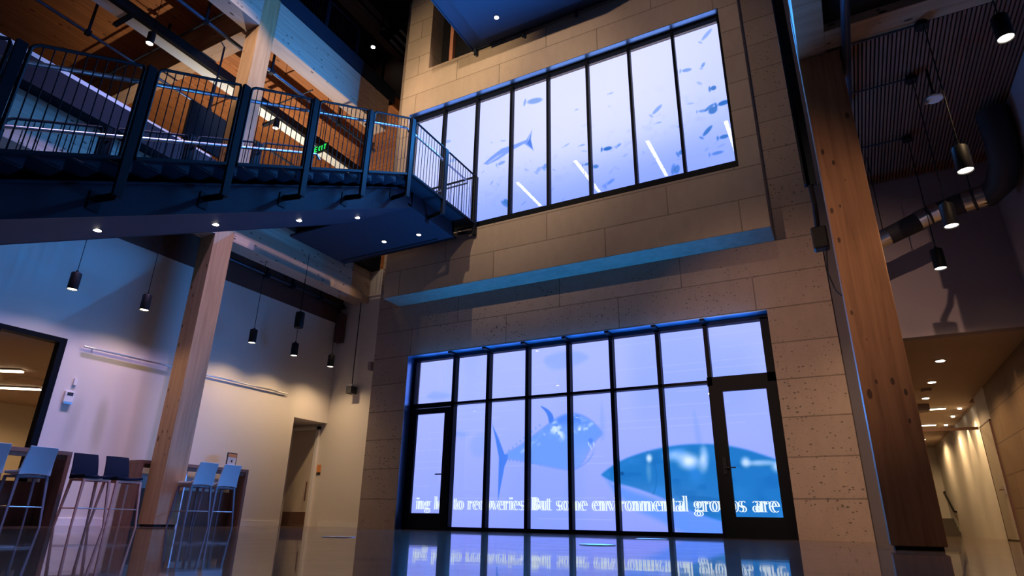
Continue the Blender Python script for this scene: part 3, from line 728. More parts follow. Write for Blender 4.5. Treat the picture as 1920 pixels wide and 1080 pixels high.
g3 = thing('landing_guardrail', 'level baluster guardrail around the stair landing in front of the upper screen', 'guardrail', (G, 8.6, 6.05))
for y, z0 in ((8.61, 5.74), (9.78, 5.80)):
    W().bar((G, y, z0), (G, y, 7.21), .05, .09, (0, 1, 0)).build('post', 'rail', g3)
panel(g3, G, 7.57, 8.55, 6.06, 6.06, 7.2, 7.2, 11); panel(g3, G, 8.67, 9.72, 6.06, 6.06, 7.2, 7.2, 11)
W().tube([(-6.35, 7.45, zt(7.45)-.16), (-6.35, 7.6, 7.04), (-6.35, 9.62, 7.04), (-6.39, 9.68, 7.04), (-9.3, 9.68, 7.04)], .021, 12).build('handrail', 'tube', g3, smooth=True)
q = W(); q.bar((G, 9.76, 7.2), (-9.6, 9.76, 7.2), .03, .035).bar((G, 9.76, 6.1), (-9.6, 9.76, 6.1), .03, .035); e = q.build('end_panel_frame', 'rail', g3)
for i in range(1, 30): W().tube([(G-.11*i, 9.76, 6.1), (G-.11*i, 9.76, 7.2)], .0065, 6).build('baluster', 'rail', e)

# upper landing overhead
ul = thing('stair_landing', 'dark blue upper stair landing overhead at the top edge, one downlight in its soffit', 'landing', (-4, 8.5, 10.8))
W().box(-6.5, -2.2, 5.0, 9.80, 10.82, 10.86).build('landing_plate', 'stair_soffit', ul)
W().box(-6.08, -2.2, 5.0, 9.48, 10.70, 10.82).build('landing_soffit', 'stair_soffit', ul)
W().box(-6.52, -6.49, 5.0, 9.81, 10.80, 10.99).box(-6.52, -2.2, 9.79, 9.82, 10.80, 10.99).build('edge_beam', 'stair', ul)
for x in (-6.42, -5.13, -3.8): W().box(x-.03, x+.03, 9.76, 9.81, 10.64, 10.82).build('bracket', 'stair', ul)
recess_light(ul, -5.42, 9.05, 10.696, r=.05)

# balcony guardrail on the third floor
t = thing('balcony_guardrail', 'dark baluster guardrail along the upper balcony above the blue beam', 'guardrail', (-10.35, 9, 12))
ps = [10.9, 9.75, 8.6, 7.45, 6.3]
for y in ps: W().box(-10.37, -10.33, y-.03, y+.03, 11.95, 13.15).build('post', 'rail', t)
for a, b_ in zip(ps[1:], ps[:-1]): panel(t, -10.35, a+.05, b_-.05, 12.1, 12.1, 13.12, 13.12, 11)

# floor-edge curb on the second floor, its bright stretch built from glowing pieces
o = MB().box(-10.25, -10.19, -3, 4.9, 6.62, 6.86).build('edge_curb', 'white_band'); tag(o, 'pale band along the second floor edge behind the stair, upper left', 'curb')
t = thing('bright_curb', 'bright white broken strip glowing behind the stair balusters', 'light', (-10.21, 5.6, 6.62))
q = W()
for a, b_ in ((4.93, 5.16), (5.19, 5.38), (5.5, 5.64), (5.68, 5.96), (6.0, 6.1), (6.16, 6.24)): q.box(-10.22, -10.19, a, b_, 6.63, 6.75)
q.build('glow_strip', 'bright_slot', t); W().box(-10.25, -10.22, 4.91, 6.28, 6.6, 6.85).build('housing', 'door_cream', t)

# ================================================================== UPPER-LEFT SERVICES
t = thing('air_duct', 'long pale flat duct under the plank ceiling, upper left', 'duct', (-12.5, 8, 10.4))
W().box(-12.72, -12.36, 3.2, 12.55, 10.40, 10.55).build('duct_body', 'white_band', t)
W().box(-12.36, -12.24, 3.2, 12.55, 10.36, 10.6).build('side_channel', 'black', t)
for y in (5.08, 9.2): W().box(-12.95, -12.3, y-.05, y+.05, 10.34, 10.4).build('cross_strut', 'rail', t)
def pipe(label, pts, r, hang=(), top=0, mat='pipe'):
    c = pts[0]
    t = thing('ceiling_pipe', label, 'pipe', tuple(c))
    W().tube(pts, r, 12).build('pipe_run', mat, t, smooth=True)
    for h in hang:
        W().bar(h, (h[0], h[1], top), .04, .05).box(h[0]-.06, h[0]+.06, h[1]-.05, h[1]+.05, h[2]-.06, h[2]+.05).build('hanger', 'rail', t)
    return t
pipe('thick dark blue pipe under the plank ceiling beside the tall column', [(-10.95, 2, 10.3), (-10.92, 11.5, 10.3)], .045, [(-10.95, 5.9, 10.3), (-10.93, 7.7, 10.3), (-10.92, 10.0, 10.3)], 11.58)
pipe('thin dark rail pipe running along the plank ceiling at the far upper left', [(-13.62, 2, 10.3), (-13.7, 12.4, 10.3)], .035, [(-13.63, 4.9, 10.3), (-13.65, 8, 10.3)], 11.58)
pipe('slim grey conduit pair high under the plank ceiling left of the pale duct', [(-13.2, 2, 10.9), (-13.2, 6.5, 10.9), (-12.9, 6.62, 10.9)], .018, [], 11.58)
pipe('crosswise dark pipe under the plank ceiling behind the stair', [(-15.8, 6.3, 10.95), (-10.95, 6.3, 10.95)], .025, [(-13.2, 6.3, 10.95)], 11.58)
pipe('crosswise dark pipe under the plank ceiling, right of the tall column', [(-14.8, 9.0, 10.7), (-10.95, 9.0, 10.7)], .02, [], 11.58)
pipe('blue pipe slung under the plank soffit above the five small pendants', [(-10.9, 7.1, 5.27), (-10.9, 11.1, 5.27)], .03, [(-10.9, 8.55, 5.27), (-10.9, 9.3, 5.27), (-10.9, 10.2, 5.27), (-10.9, 10.95, 5.27)], 6.18)
o = MB().box(-11.62, -11.56, 6.36, 7.28, 7.78, 8.76).build('wall_display', 'rail'); tag(o, 'dark square display panel seen through the stair balusters, left of the tall column', 'display')
W().box(-11.6, -11.58, 6.8, 6.84, 8.76, 11.58).build('hanging_rod', 'rail', o)
t = thing('exit_sign', 'small sign with green EXIT letters glimpsed above the stair handrail', 'sign', (-11.0, 9.55, 9.2))
W().box(-11.2, -10.74, 9.56, 9.60, 9.12, 9.36).build('sign_body', 'black', t)
q = W()
def seg(ch, x, z, h, w_):
    L = {'E': [((0, 0), (0, 1)), ((0, 0), (1, 0)), ((0, .5), (.8, .5)), ((0, 1), (1, 1))], 'X': [((0, 0), (1, 1)), ((0, 1), (1, 0))], 'I': [((.5, 0), (.5, 1))], 'T': [((.5, 0), (.5, 1)), ((0, 1), (1, 1))]}[ch]
    for a, b_ in L: q.bar((x+a[0]*w_, 9.555, z+a[1]*h), (x+b_[0]*w_, 9.555, z+b_[1]*h), .022, .01, (0, 1, 0))
for i, ch in enumerate('EXIT'): seg(ch, -11.16+i*.105, 9.17, .14, .075)
q.build('letters', 'exit_green', t)
W().bar((-10.97, 9.58, 9.36), (-10.97, 9.58, 11.58), .012, .012).build('hanging_rod', 'rail', t)
t = thing('ceiling_downlight', 'single small lit downlight above the upper balcony guardrail', 'light', (-12.7, 12.71, 15.9))
W().lathe([(.1, 0), (.1, .3)], (-12.7, 12.71, 15.9)).build('can', 'black', t); W().lathe([(.075, -.01), (.075, .0)], (-12.7, 12.71, 15.9)).build('lens', 'lamp_hot', t)
beam('dark timber purlin above the upper balcony', MB().box(-12.2, -11.7, -4, 13.5, 15.7, 16.2), 'glulam_y')
pipe('dark pipe under the top ceiling above the balcony', [(-11.2, 6, 15.2), (-11.2, 13.5, 15.2)], .05, [(-11.2, 9, 15.2), (-11.2, 11.5, 15.2)], 16.2)
t = thing('ceiling_grille', 'three pale slots in the dark ceiling beside the tower top', 'grille', (-11, 12.5, 15.0))
for k in range(3): W().box(-11.3+k*.28, -11.2+k*.28, 12.0-.1*k, 12.9-.1*k, 15.0, 15.02).build('slot', 'white_band', t)
W().box(-11.4, -10.4, 11.6, 13.2, 15.02, 15.06).build('housing', 'black', t)

# ================================================================== PENDANTS
def make_pendant(r=.075, h=.27):
    """origin at the bottom of the can"""
    t = thing('pendant_light', 'x', 'pendant light')
    MB().lathe([(r*.96, .0), (r, .01), (r, h), (r*.9, h+.012), (.02, h+.02), (.02, h+.05)], n=28, capb=False).build('can', 'black', t, smooth=True)
    MB().lathe([(r*.9, .012), (r*.9, .02)], n=24).build('lens', 'lamp', t)
    return t
proto = make_pendant()
def pendant(x, y, z, ztop, label, group, energy, col, spot=135, blend=.8, first=[True], s=1):
    t = proto if first[0] else copy_tree(proto); first[0] = False
    t.location = (x, y, z); t['label'] = label; t['group'] = group; t.scale = (s, s, s)
    MB().tube([(0, 0, .3), (0, 0, (ztop-z)/s)], .006/s, 6).build('cord', 'black', t)
    lamp('bulb', 'SPOT', t, (0, 0, -.005), energy, col, .05, spot, blend)
    return t
GP = 'small black pendants in a row by the left wall'
warm = (1, .66, .36); lav = (1, .52, .42)
PX = -10.4
pendant(PX, 4.63, 3.48, 5.31, 'small black pendant, leftmost of the row by the left wall', GP, 20, warm)
pendant(PX, 5.8, 3.5, 5.31, 'small black pendant just left of the tall column', GP, 20, warm)
pendant(PX, 8.08, 3.5, 5.31, 'small black pendant just right of the tall column', GP, 62, warm)
pendant(PX, 9.2, 3.5, 5.31, 'small black pendant hanging directly under the black cylinder speaker', GP, 62, warm)
pendant(PX, 10.32, 3.5, 5.31, 'small black pendant nearest the alcove door, last of the row', GP, 62, warm)
GR = 'black pendants on the right'
for (x, y, z, zt_), lb in (((1.49, 9.36, 3.46, 5.5), 'lowest black pendant on the right, beside the dark column'),
                          ((1.45, 7.85, 3.42, 5.5), 'black pendant on the right in front of the round duct'),
                          ((1.5, 6.85, 3.58, 5.5), 'black pendant on the right just above the duct'),
                          ((2.05, 6.55, 4.8, 5.62), 'large-looking black pendant in the top right corner')):
    pendant(x, y, z, zt_, lb, GR, 60, warm, 150, .4)
GU = 'black pendants over the upper floor'
pendant(-11.65, 5.27, 9.45, 11.58, 'lit black pendant below the pale duct, upper left', GU, 60, (1, .62, .3), 150, .3)
pendant(-11.61, 8.6, 9.45, 11.58, 'lit black pendant seen through balusters right of the tall column', GU, 60, (1, .62, .3), 150, .3)
t = thing('speaker', 'black cylinder speaker hanging above a small pendant by the left wall', 'speaker', (PX, 8.96, 4.0))
t.location = (-9.9, 8.77, 3.95)
MB().lathe([(.085, 0), (.095, .015), (.095, .33), (.085, .345)], n=28).build('cabinet', 'black', t, smooth=True)
MB().lathe([(.03, .345), (.02, .38)], n=12).build('neck', 'chrome', t)
MB().tube([(0, 0, .38), (0, 0, 1.74)], .006, 6).build('cord', 'black', t)
t = thing('projector', 'grey boxy projector on a thin rod near the end wall', 'projector', (-10.3, 11.0, 2.98))
MB().box(-.08, .08, -.1, .1, 0, .17).build('body', 'duct', t); MB().box(-.05, .05, -.06, .06, .17, .23).build('mount', 'white', t)
MB().tube([(0, 0, .23), (0, 0, 2.33)], .011, 8).build('rod', 'black', t)
o = MB().box(-9.86, -9.77, 11.0, 11.15, 3.52, 3.72).build('wall_speaker', 'paint_grey'); tag(o, 'small dark box on the end wall beside the tower edge', 'speaker')
o = MB().box(-11.06, -10.86, 10.98, 11.14, 4.35, 5.1).build('wall_conduit', 'bulk_wood'); tag(o, 'dim vertical conduit cover in the upper corner of the end wall', 'conduit')

# ================================================================== RIGHT SIDE SERVICES
pipe('thick black pipe overhead beside the right column, blue highlight', [(.725, 2.5, 5.47), (.725, 8.0, 5.47), (.725, 8.12, 5.5), (.725, 8.15, 5.6)], .05, [], 6)
for k, (y, lb) in enumerate(((7.35, 'nearest of the three thin conduits under the slatted ceiling'), (8.25, 'middle of the three thin conduits under the slatted ceiling'), (9.6, 'farthest of the three thin conduits under the slatted ceiling'))):
    x1 = (1.5, 1.46, 1.49)[k]; yy = (6.95, 7.95, 9.42)[k]
    t = thing('conduit', lb, 'conduit', (.75, yy, 5.56), group='conduits under the slatted ceiling')
    W().tube([(.70, yy, 5.58), (x1-.04, yy, 5.58)], .012, 8).build('tube', 'pipe', t, smooth=True)
    W().lathe([(.07, 0), (.07, .06)], (x1, yy, 5.53), 20).build('junction_box', 'black', t)
t = thing('ceiling_sensor', 'round white disc sensor hanging from the slatted ceiling', 'sensor', (1.63, 7.9, 5.15))
W().lathe([(.085, 0), (.095, .01), (.09, .03)], (1.63, 7.9, 5.15)).build('disc', 'white', t)
W().box(1.52, 1.56, 7.88, 7.92, 5.12, 5.2).build('bracket', 'tube', t)
W().tube([(1.63, 7.9, 5.18), (1.63, 7.9, 5.62)], .015, 8).build('stem', 'black', t)
t = thing('round_duct', 'black round duct with shiny straps hanging below the slatted ceiling', 'duct', (1.8, 9.8, 4.4))
dp = [(.35, 9.8, 3.99), (.92, 9.8, 4.19), (1.6, 9.8, 4.45), (1.95, 9.8, 4.54), (2.3, 9.7, 4.56), (2.42, 9.5, 4.62), (2.45, 9.2, 4.8), (2.45, 9.1, 5.1), (2.45, 9.1, 5.5)]
W().tube(dp, .15, 20, [.13, .13, .145, .15, .17, .18, .18, .18, .18]).build('duct_body', 'duct', t, smooth=True)
for a, b_, r in (((.86, 9.8, 4.17), (1.02, 9.8, 4.23), .137), ((1.42, 9.8, 4.38), (1.54, 9.8, 4.427), .15), ((1.58, 9.8, 4.443), (1.7, 9.8, 4.475), .152), ((2.02, 9.78, 4.545), (2.12, 9.75, 4.55), .163), ((2.16, 9.74, 4.553), (2.26, 9.71, 4.557), .166)):
    W().tube([a, b_], r, 20).build('strap', 'chrome', t, smooth=True)
for x, z in ((.98, 4.33), (1.56, 4.58), (2.14, 4.68)): W().tube([(x, 9.8, z), (x, 9.8, 5.64)], .007, 6).build('hanger_wire', 'black', t)
t = thing('steel_channel', 'tall black steel channel hanging left of the right column', 'channel', (.1, 7.15, 4))
W().box(.035, .06, 7.1, 7.2, 3.95, 9.5).box(.035, .17, 7.19, 7.2, 3.95, 9.5).box(.155, .17, 7.1, 7.2, 3.95, 9.5).build('channel_body', 'rail', t)
W().tube([(.1, 7.17, 3.96), (.11, 7.3, 3.75), (.1, 7.5, 3.55)], .03, 10).build('cable_bundle', 'black', t)
t = thing('speaker', 'black box speaker hanging against the stone, left of the right column', 'speaker', (.1, 7.5, 3.25))
W().box(.02, .19, 7.42, 7.58, 3.25, 3.53).build('cabinet', 'black', t, bevel=.02)
W().tube([(.15, 7.5, 3.25), (.12, 7.5, 2.95), (.17, 7.45, 2.7), (.22, 7.42, 2.62)], .008, 8).build('cable', 'black', t)

# corridor on the right
t = thing('door_3', None, None, (RX, 16, 0)); t['kind'] = 'structure'
W().box(RX-.03, RX-.005, 15.45, 16.55, .02, 2.24).build('leaf', 'door_cream', t)
W().box(RX-.035, RX-.001, 15.41, 15.44, 0, 2.27).box(RX-.035, RX-.001, 16.56, 16.59, 0, 2.27).box(RX-.035, RX-.001, 15.41, 16.59, 2.245, 2.27).build('frame', 'kick', t)
h = W().box(RX-.05, RX-.03, 15.55, 15.62, .85, 1.0).build('lock_plate', 'tube', t)
W().bar((RX-.09, 15.58, .93), (RX-.09, 15.78, .93), .02, .02).bar((RX-.04, 15.58, .93), (RX-.09, 15.58, .93), .02, .02).build('handle', 'kick', h)
t = thing('door_header', 'thin dark header bar across the lit corridor', 'header', (1.6, 16.6, 2.24))
W().box(TX1, RX-.05, 16.58, 16.62, 2.22, 2.28).build('bar', 'kick', t)
GD = 'recessed downlights in the corridor ceiling'
for (x, y), lb in (((1.66, 12.53), 'nearest recessed downlight in the corridor ceiling'), ((1.69, 14.43), 'middle recessed downlight in the corridor ceiling'), ((1.72, 16.25), 'farthest recessed downlight in the corridor ceiling')):
    t = thing('recessed_downlight', lb, 'light', (x, y, 2.9), group=GD)
    MB().lathe([(.085, .0), (.085, .02)], n=24).build('trim', 'white', t); MB().lathe([(.065, -.006), (.065, 0)], n=24).build('lens', 'lamp_hot', t)
    lamp('bulb', 'SPOT', t, (0, 0, -.03), 40, (1, .62, .30), .05, 150, .5)
for (x0, x1, y), lb in (((1.76, 2.27, 18.1), 'nearer linear ceiling light in the far corridor'), ((1.9, 2.32, 21.0), 'second linear ceiling light in the far corridor'), ((2.1, 2.32, 24.4), 'smallest linear ceiling light at the corridor end')):
    t = thing('linear_light', lb, 'light', ((x0+x1)/2, y, 2.93), group='linear lights in the corridor')
    W().box(x0, x1, y-.06, y+.06, 2.925, 2.945).build('diffuser', 'strip', t)
    W().box(x0-.01, x1+.01, y-.07, y+.07, 2.935, 2.958).build('housing', 'white', t)
    lamp('bulb', 'SPOT', t, (0, 0, -.04), 110, (1, .64, .30), .15, 165, .4)
o = MB().box(1.3, 1.85, 17.1, 17.5, 2.78, 2.92).build('ceiling_box', 'kick'); tag(o, 'dark square box under the corridor ceiling near the first linear light', 'box')
o = MB().box(1.56, 1.74, 15.1, 15.25, 2.86, 2.92).build('smoke_detector', 'kick'); tag(o, 'small dark detector between the corridor downlights', 'detector')
for k in range(4):
    y = 25.4+.3*k
    o = MB().box(.62, 2.81, y, y+.3 if k < 3 else 27.09, .0, .135*(k+1)).build('stair_step', 'carpet')
    tag(o, ('lowest', 'second', 'third', 'top')[k]+' step of the short stair at the corridor end', 'step', 'steps at the corridor end')
t = thing('wall_handrail', 'short sloping dark handrail on the corridor wall above the steps', 'handrail', (2.75, 26, .9))
W().tube([(2.81, 25.2, .72), (2.76, 25.3, .74), (2.76, 26.9, 1.40), (2.81, 27.0, 1.42)], .03, 10).build('rail_tube', 'black', t, smooth=True)
# wall-washer lights giving the scallops on the corridor wall
for k, y in enumerate((18.3, 19.6, 21.2)):
    t = thing('wall_washer', 'recessed wall washer over the corridor wall, %s from the door' % ('first', 'second', 'third')[k], 'light', (RX-.06, y, 2.93), group='wall washers in the corridor')
    MB().lathe([(.04, .0), (.04, .03)], n=18).build('lens', 'lamp', t); lamp('bulb', 'SPOT', t, (0, 0, -.02), 75, (1, .66, .32), .02, 62, .6, tgt=(.2, 0, -1))

# ================================================================== ROOF LIGHTS (reflected in the upper glass), ADDED LIGHTS
for k, (x, ya, yb_) in enumerate(((-10.9, -.28, -2.64), (-7.99, .19, -2.63), (-4.97, .22, -2.62), (-2.06, .16, -2.4))):
    t = thing('roof_linear_light', 'long linear roof light, %s from the left' % ('first', 'second', 'third', 'fourth')[k], 'light', (x, (ya+yb_)/2, 14.0), group='linear roof lights')
    W().box(x-.07, x+.07, yb_, ya, 14.0, 14.02).build('diffuser', 'tubelight', t); W().box(x-.07, x+.07, yb_-.02, ya+.02, 14.02, 14.12).build('housing', 'black', t)
    for yy in (yb_+.2, ya-.2): W().bar((x, yy, 14.1), (x, yy, 16.2), .012, .012).build('hanger_wire', 'black', t)
def track(name, label, loc, tgt, e, col, ang, bl, size=.04):  # spotlights added out of view to brighten stone, columns and left wall
    t = thing('added_spotlight', label, 'light', loc, group='added spotlights out of view')
    MB().lathe([(.08, 0), (.08, .25)], n=20).build('can', 'black', t)
    lamp('bulb', 'SPOT', t, (0, 0, -.02), e, col, size, ang, bl, tgt=Vector(tgt)-Vector(loc))
    MB().tube([(0, 0, .25), (0, 0, 16.2-loc[2])], .012, 6).build('rod', 'black', t)
track('t', 'added roof spotlight aimed at the left half of the stone bay', (-5.0, -1.0, 11.0), (-6.1, 9.9, 8.5), 3700, (1, .74, .50), 43, .9)
track('t', 'added roof spotlight aimed at the right half of the stone bay', (-1.0, -1.0, 11.0), (-3.6, 9.9, 8.2), 1450, (1, .70, .52), 50, .9)
track('t', 'added roof spotlight aimed at the upper left corner of the bay', (-7.3, 1.0, 9.9), (-7.4, 9.9, 10.9), 3400, (1, .70, .38), 36, .9)
track('t', 'added spotlight aimed down at the lower stone and right column', (-4.2, -2.0, 4.8), (-.75, 8.6, 2.6), 3000, (1, .60, .42), 30, .9, .05)
track('t', 'added roof spotlight aimed at the head of the tall left column', (-4.5, .5, 13.6), (-10.4, 6.6, 9.6), 8000, (1, .78, .70), 13, .9)

for k, (y, cc, e) in enumerate(((3.6, (.74, .50, 1), 1300), (5.2, (.62, .47, 1), 4300), (7.4, (.68, .50, 1), 3000), (9.0, (1, .64, .42), 3200), (10.4, (1, .66, .38), 3200))):  # added tinted spots stand in for roof light falling on the wall
    track('t', 'added roof spotlight washing the left wall, number %s from the front' % ('one', 'two', 'three', 'four', 'five')[k], (-6.9, y, 14.0), (-11.0, y, 1.6), e, cc, 34, .9, .28)
t = thing('fill_uplight', 'low uplight added out of view behind the stair to light the ceiling', 'light', (-13, 9.4, 6.36))  # lamps added out of view to brighten the upper plank ceiling
MB().lathe([(.12, 0), (.12, .18), (.1, .18)], n=20).build('can', 'black', t); lamp('bulb', 'SPOT', t, (0, 0, .2), 1300, (1, .80, .62), .08, 125, .7, tgt=(0, .15, 1.2))
t = thing('fill_uplight', 'low uplight added out of view at the far left behind the stair', 'light', (-13.5, 3.5, 6.36))
MB().lathe([(.12, 0), (.12, .18), (.1, .18)], n=20).build('can', 'black', t); lamp('bulb', 'SPOT', t, (0, 0, .2), 20, (1, .7, .6), .08, 165, .4, tgt=(0, -.2, 1))

# ================================================================== FURNITURE
def make_stool(seat, leg, nm):
    """faces -Y; origin on the floor under the seat centre"""
    t = thing('bar_stool', 'x', 'bar stool')
    wd, dp, sh = .40, .38, .70
    # seat pan
    q = MB(); n = 8
    def grid(fn, nu, nv, th):
        vs = []; fs = []
        for s_ in (0, 1):
            for i in range(nu+1):
                for j in range(nv+1): vs.append(fn(i/nu, j/nv, s_*th))
        k = (nu+1)*(nv+1)
        for i in range(nu):
            for j in range(nv):
                a = i*(nv+1)+j; fs += [(a, a+1, a+nv+2, a+nv+1), (k+a, k+a+nv+1, k+a+nv+2, k+a+1)]
        for i in range(nu):
            for j in (0, nv):
                a = i*(nv+1)+j; b_ = a+nv+1; fs.append((a, b_, b_+k, a+k))
        for j in range(nv):
            for i in (0, nu):
                a = i*(nv+1)+j; fs.append((a, a+1, a+1+k, a+k))
        return vs, fs
    def seatf(u, v, th):
        x = (u-.5)*wd; y = -dp/2+v*dp; return (x, y, sh-.03+.02*(2*u-1)**2+(.02 if v > .9 else 0)+th)
    q.add(*grid(seatf, 8, 8, .035)); q.build('seat', seat, t, smooth=True, bevel=.006)
    def backf(u, v, th):
        w2 = wd*(1.0-.12*v); x = (u-.5)*w2
        return (x, dp/2-.02+.015*v+.07*v*v-.03*(2*u-1)**2*-1*.5+th*1, sh-.02+v*.36-.018*(2*u-1)**2*(1-v))
    q = MB(); q.add(*grid(backf, 8, 8, .022)); q.build('backrest', seat, t, smooth=True, bevel=.006)
    q = MB(); q.bar((-wd/2+.02, -dp/2+.02, sh-.05), (wd/2-.02, -dp/2+.02, sh-.05), .025, .03).bar((-wd/2+.02, dp/2-.03, sh-.05), (wd/2-.02, dp/2-.03, sh-.05), .025, .03)
    for s_ in (-1, 1): q.bar((s_*(wd/2-.02), -dp/2+.02, sh-.05), (s_*(wd/2-.02), dp/2-.03, sh-.05), .025, .03)
    q.build('seat_frame', leg, t)
    tops = [(-1, -1), (1, -1), (1, 1), (-1, 1)]; fr = []
    for sx_, sy_ in tops:
        a = Vector((sx_*(wd/2-.02), sy_*(dp/2-.025), sh-.04)); b_ = Vector((sx_*(wd/2+.025), sy_*(dp/2+.03), 0))
        q = MB(); vs = []
        for p, r in ((b_, .011), (a, .017)):
            for i, j in ((-1, -1), (1, -1), (1, 1), (-1, 1)): vs.append(p+Vector((i*r, j*r, 0)))
        q.add(vs, [(3, 2, 1, 0), (4, 5, 6, 7), (0, 1, 5, 4), (1, 2, 6, 5), (2, 3, 7, 6), (3, 0, 4, 7)]); q.build('leg', leg, t)
        fr.append(b_+(a-b_)*(.27/sh))
    for i in range(4):
        MB().tube([fr[i], fr[(i+1) % 4]], .008, 8).build('footrest', 'tube' if i in (0, 2) else leg, t)
    return t
PIs = math.pi
sg = make_stool('seat_grey', 'mauve', 'g'); sn = make_stool('seat_navy', 'copper', 'n')
def place(o, x, y, rz, label, grp, first):
    c = o if first else copy_tree(o)
    c.location = (x, y, 0); c.rotation_euler = (0, 0, rz); c['label'] = label; c['group'] = grp
GS = 'pale backed stools at the counters'
FACE = -PIs/2     # back towards +X
place(sg, -10.12, 4.62, FACE, 'pale stool at the left counter, its full back in view', GS, True)
place(sg, -10.12, 4.04, FACE, 'pale stool cut off by the left edge of the picture', GS, False)
place(sg, -9.97, 7.12, FACE, 'pale stool right beside the tall column at the right counter', GS, False)
place(sg, -9.97, 7.6, FACE, 'pale stool at the right counter nearest the framed sign', GS, False)
GN = 'navy stools with copper legs'
place(sn, -10.02, 5.42, PIs/2, 'navy stool with copper legs, left of the pair', GN, True)
place(sn, -10.02, 5.90, PIs/2, 'navy stool with copper legs, right of the pair, nearer the column', GN, False)
def counter(label, y0, y1, x0, x1, end0):
    t = thing('bar_counter', label, 'counter', ((x0+x1)/2, (y0+y1)/2, 0))
    W().box(x0, x1, y0, y1, 1.0, 1.06).build('worktop', 'brown_lam', t, bevel=.003)
    W().box(x0, x1, y1-.06, y1, 0, 1.0).build('end_panel', 'brown_lam', t)
    if end0: W().box(x0, x1, y0, y0+.06, 0, 1.0).build('end_panel', 'brown_lam', t)
    W().box(x0+.02, x0+.05, y0+.06, y1-.06, .0, .62).build('back_panel', 'brown_lam', t)
    W().box(x1-.06, x1-.03, y0+.06, y1-.06, .94, 1.0).build('apron', 'brown_lam', t)
    W().bar((x0+.06, (y0+y1)/2, .0), (x0+.06, (y0+y1)/2, 1.0), .04, .04).build('leg', 'tube', t)
    return t
counter('dark brown bar counter at the left edge behind the pale stools', 2.4, 5.3, -11.05, -10.45, False)
counter('brown bar counter behind the tall column, framed sign on top', 6.5, 8.72, -11.05, -10.64, True)
t = thing('framed_sign', 'small black framed sign with an orange header standing on the counter', 'sign', (-10.78, 8.38, 1.06), math.radians(8))
MB().box(-.008, .008, -.125, .125, 0, .30).build('frame', 'ink', t)
c = MB().box(.0085, .0105, -.105, .105, .02, .28).build('card', 'paper', t)
MB().box(.011, .012, -.105, .105, .215, .28).build('header_band', 'orange', c)
for a, b_, z0, z1 in [(-.02, .02, .12, .165), (-.04, -.022, .175, .185), (.022, .04, .175, .185)]+[(-.07+k*.025, -.055+k*.025, .06, .072) for k in range(6)]:
    MB().box(.011, .012, a, b_, z0, z1).build('printed_mark', 'ink', c)

# wall-mounted things
t = thing('wall_rail', 'long thin metal rail fixed along the upper left wall', 'rail', (LX+.03, 7.5, 2.81))
W().tube([(LX+.05, 5.34, 2.81), (LX+.05, 9.76, 2.81)], .016, 10).build('tube', 'tube', t, smooth=True)
for y in (5.5, 6.9, 8.3, 9.6): W().box(LX, LX+.05, y-.01, y+.01, 2.8, 2.82).build('standoff', 'tube', t)
t = thing('thermostat', 'white wall thermostat with a grey lower part by the glazed door', 'thermostat', (LX, 5.33, 1.96))
W().box(LX, LX+.04, 5.26, 5.40, 1.86, 2.05).build('case', 'white', t, bevel=.008)
W().box(LX+.04, LX+.043, 5.29, 5.38, 1.98, 2.03).build('display', 'ink', t)
W().box(LX, LX+.045, 5.265, 5.395, 1.84, 1.88).build('lower_cover', 'tube', t)
o = MB().box(LX, LX+.03, 5.345, 5.395, 2.16, 2.27).build('wall_sensor', 'white'); tag(o, 'tiny white wall sensor above the thermostat', 'sensor')
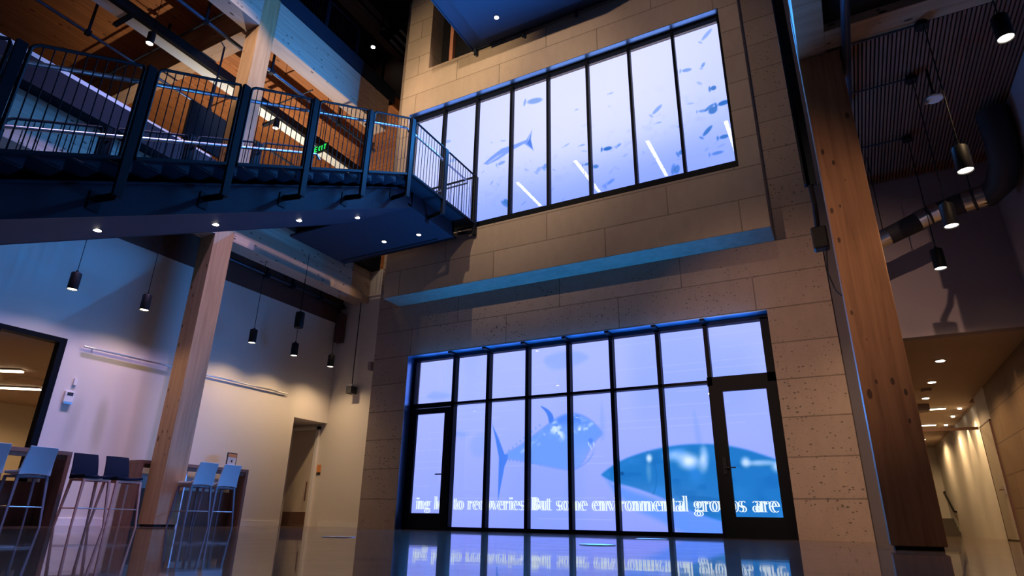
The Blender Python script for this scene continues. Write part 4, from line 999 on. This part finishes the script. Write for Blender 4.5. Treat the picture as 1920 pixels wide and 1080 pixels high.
# glazed door in left wall
t = thing('door_5', None, None, (LX, 4.57, 0)); t['kind'] = 'structure'
W().box(LX-.12, LX+.03, 4.98, 5.08, 0, 2.87).box(LX-.12, LX+.03, 4.05, 4.15, 0, 2.87).box(LX-.12, LX+.03, 4.15, 4.98, 2.79, 2.87).box(LX-.12, LX+.03, 4.15, 4.98, 0, .1).build('frame', 'frame', t)
W().box(LX-.06, LX-.05, 4.15, 4.98, .1, 2.79).build('pane', 'glass', t)
for (xa, ya, xb, yb_), lb in (((-14.9, 5.2, -14.0, 5.8), 'nearer linear light seen through the glazed door'), ((-16.7, 6.2, -15.7, 6.95), 'farther linear light seen through the glazed door')):
    t = thing('office_light', lb, 'light', ((xa+xb)/2, (ya+yb_)/2, 2.78), group='linear lights in the side room')
    W().bar((xa, ya, 2.755), (xb, yb_, 2.755), .10, .03).build('diffuser', 'strip', t)
    W().bar((xa, ya, 2.775), (xb, yb_, 2.775), .13, .02).build('housing', 'white', t)
    lamp('bulb', 'SPOT', t, (0, 0, -.04), 260, (1, .64, .32), .2, 170, .3)
o = MB().box(-15.4, -14.7, 6.1, 6.8, 2.775, 2.8).build('ceiling_vent', 'paint_ceil'); tag(o, 'square ceiling vent seen through the glazed door', 'vent')
# alcove door
t = thing('door_6', None, None, (-11.7, 11.13, 0)); t['kind'] = 'structure'
W().box(-12.15, -11.36, 11.10, 11.14, .01, 2.2).build('leaf', 'door_cream', t)
W().box(-12.22, -12.15, 11.08, 11.15, 0, 2.27).box(-11.36, -11.28, 11.08, 11.15, 0, 2.27).box(-12.22, -11.28, 11.08, 11.15, 2.2, 2.27).build('frame', 'white', t)
W().box(-12.12, -11.39, 11.094, 11.10, .02, .31).build('kick_plate', 'kick', t)
W().bar((-11.42, 11.05, .55), (-11.42, 11.05, .98), .02, .02).build('handle', 'kick', t)
t = thing('door_sign', 'small orange and black sign beside the alcove door', 'sign', (-11.18, 11.15, 1.25))
W().box(-11.24, -11.12, 11.138, 11.148, 1.2, 1.37).build('orange_plate', 'orange', t); W().box(-11.24, -11.12, 11.138, 11.148, 1.14, 1.2).build('black_plate', 'ink', t)
# floor boxes
for (x, y, r, lb) in ((-4.81, 5.19, .17, 'round flush floor box left of the screen reflections'), (-2.08, 5.52, .16, 'round flush floor box in front of the screen'), (-2.41, 8.37, .2, 'round flush floor box close to the screen sill')):
    t = thing('floor_box', lb, 'floor box', (x, y, 0), group='round floor boxes')
    MB().lathe([(r, 0), (r, .006), (r-.02, .008)], n=36).build('ring', 'tube', t); MB().lathe([(r-.02, .006), (r-.025, .0075)], n=36).build('lid', 'black', t)
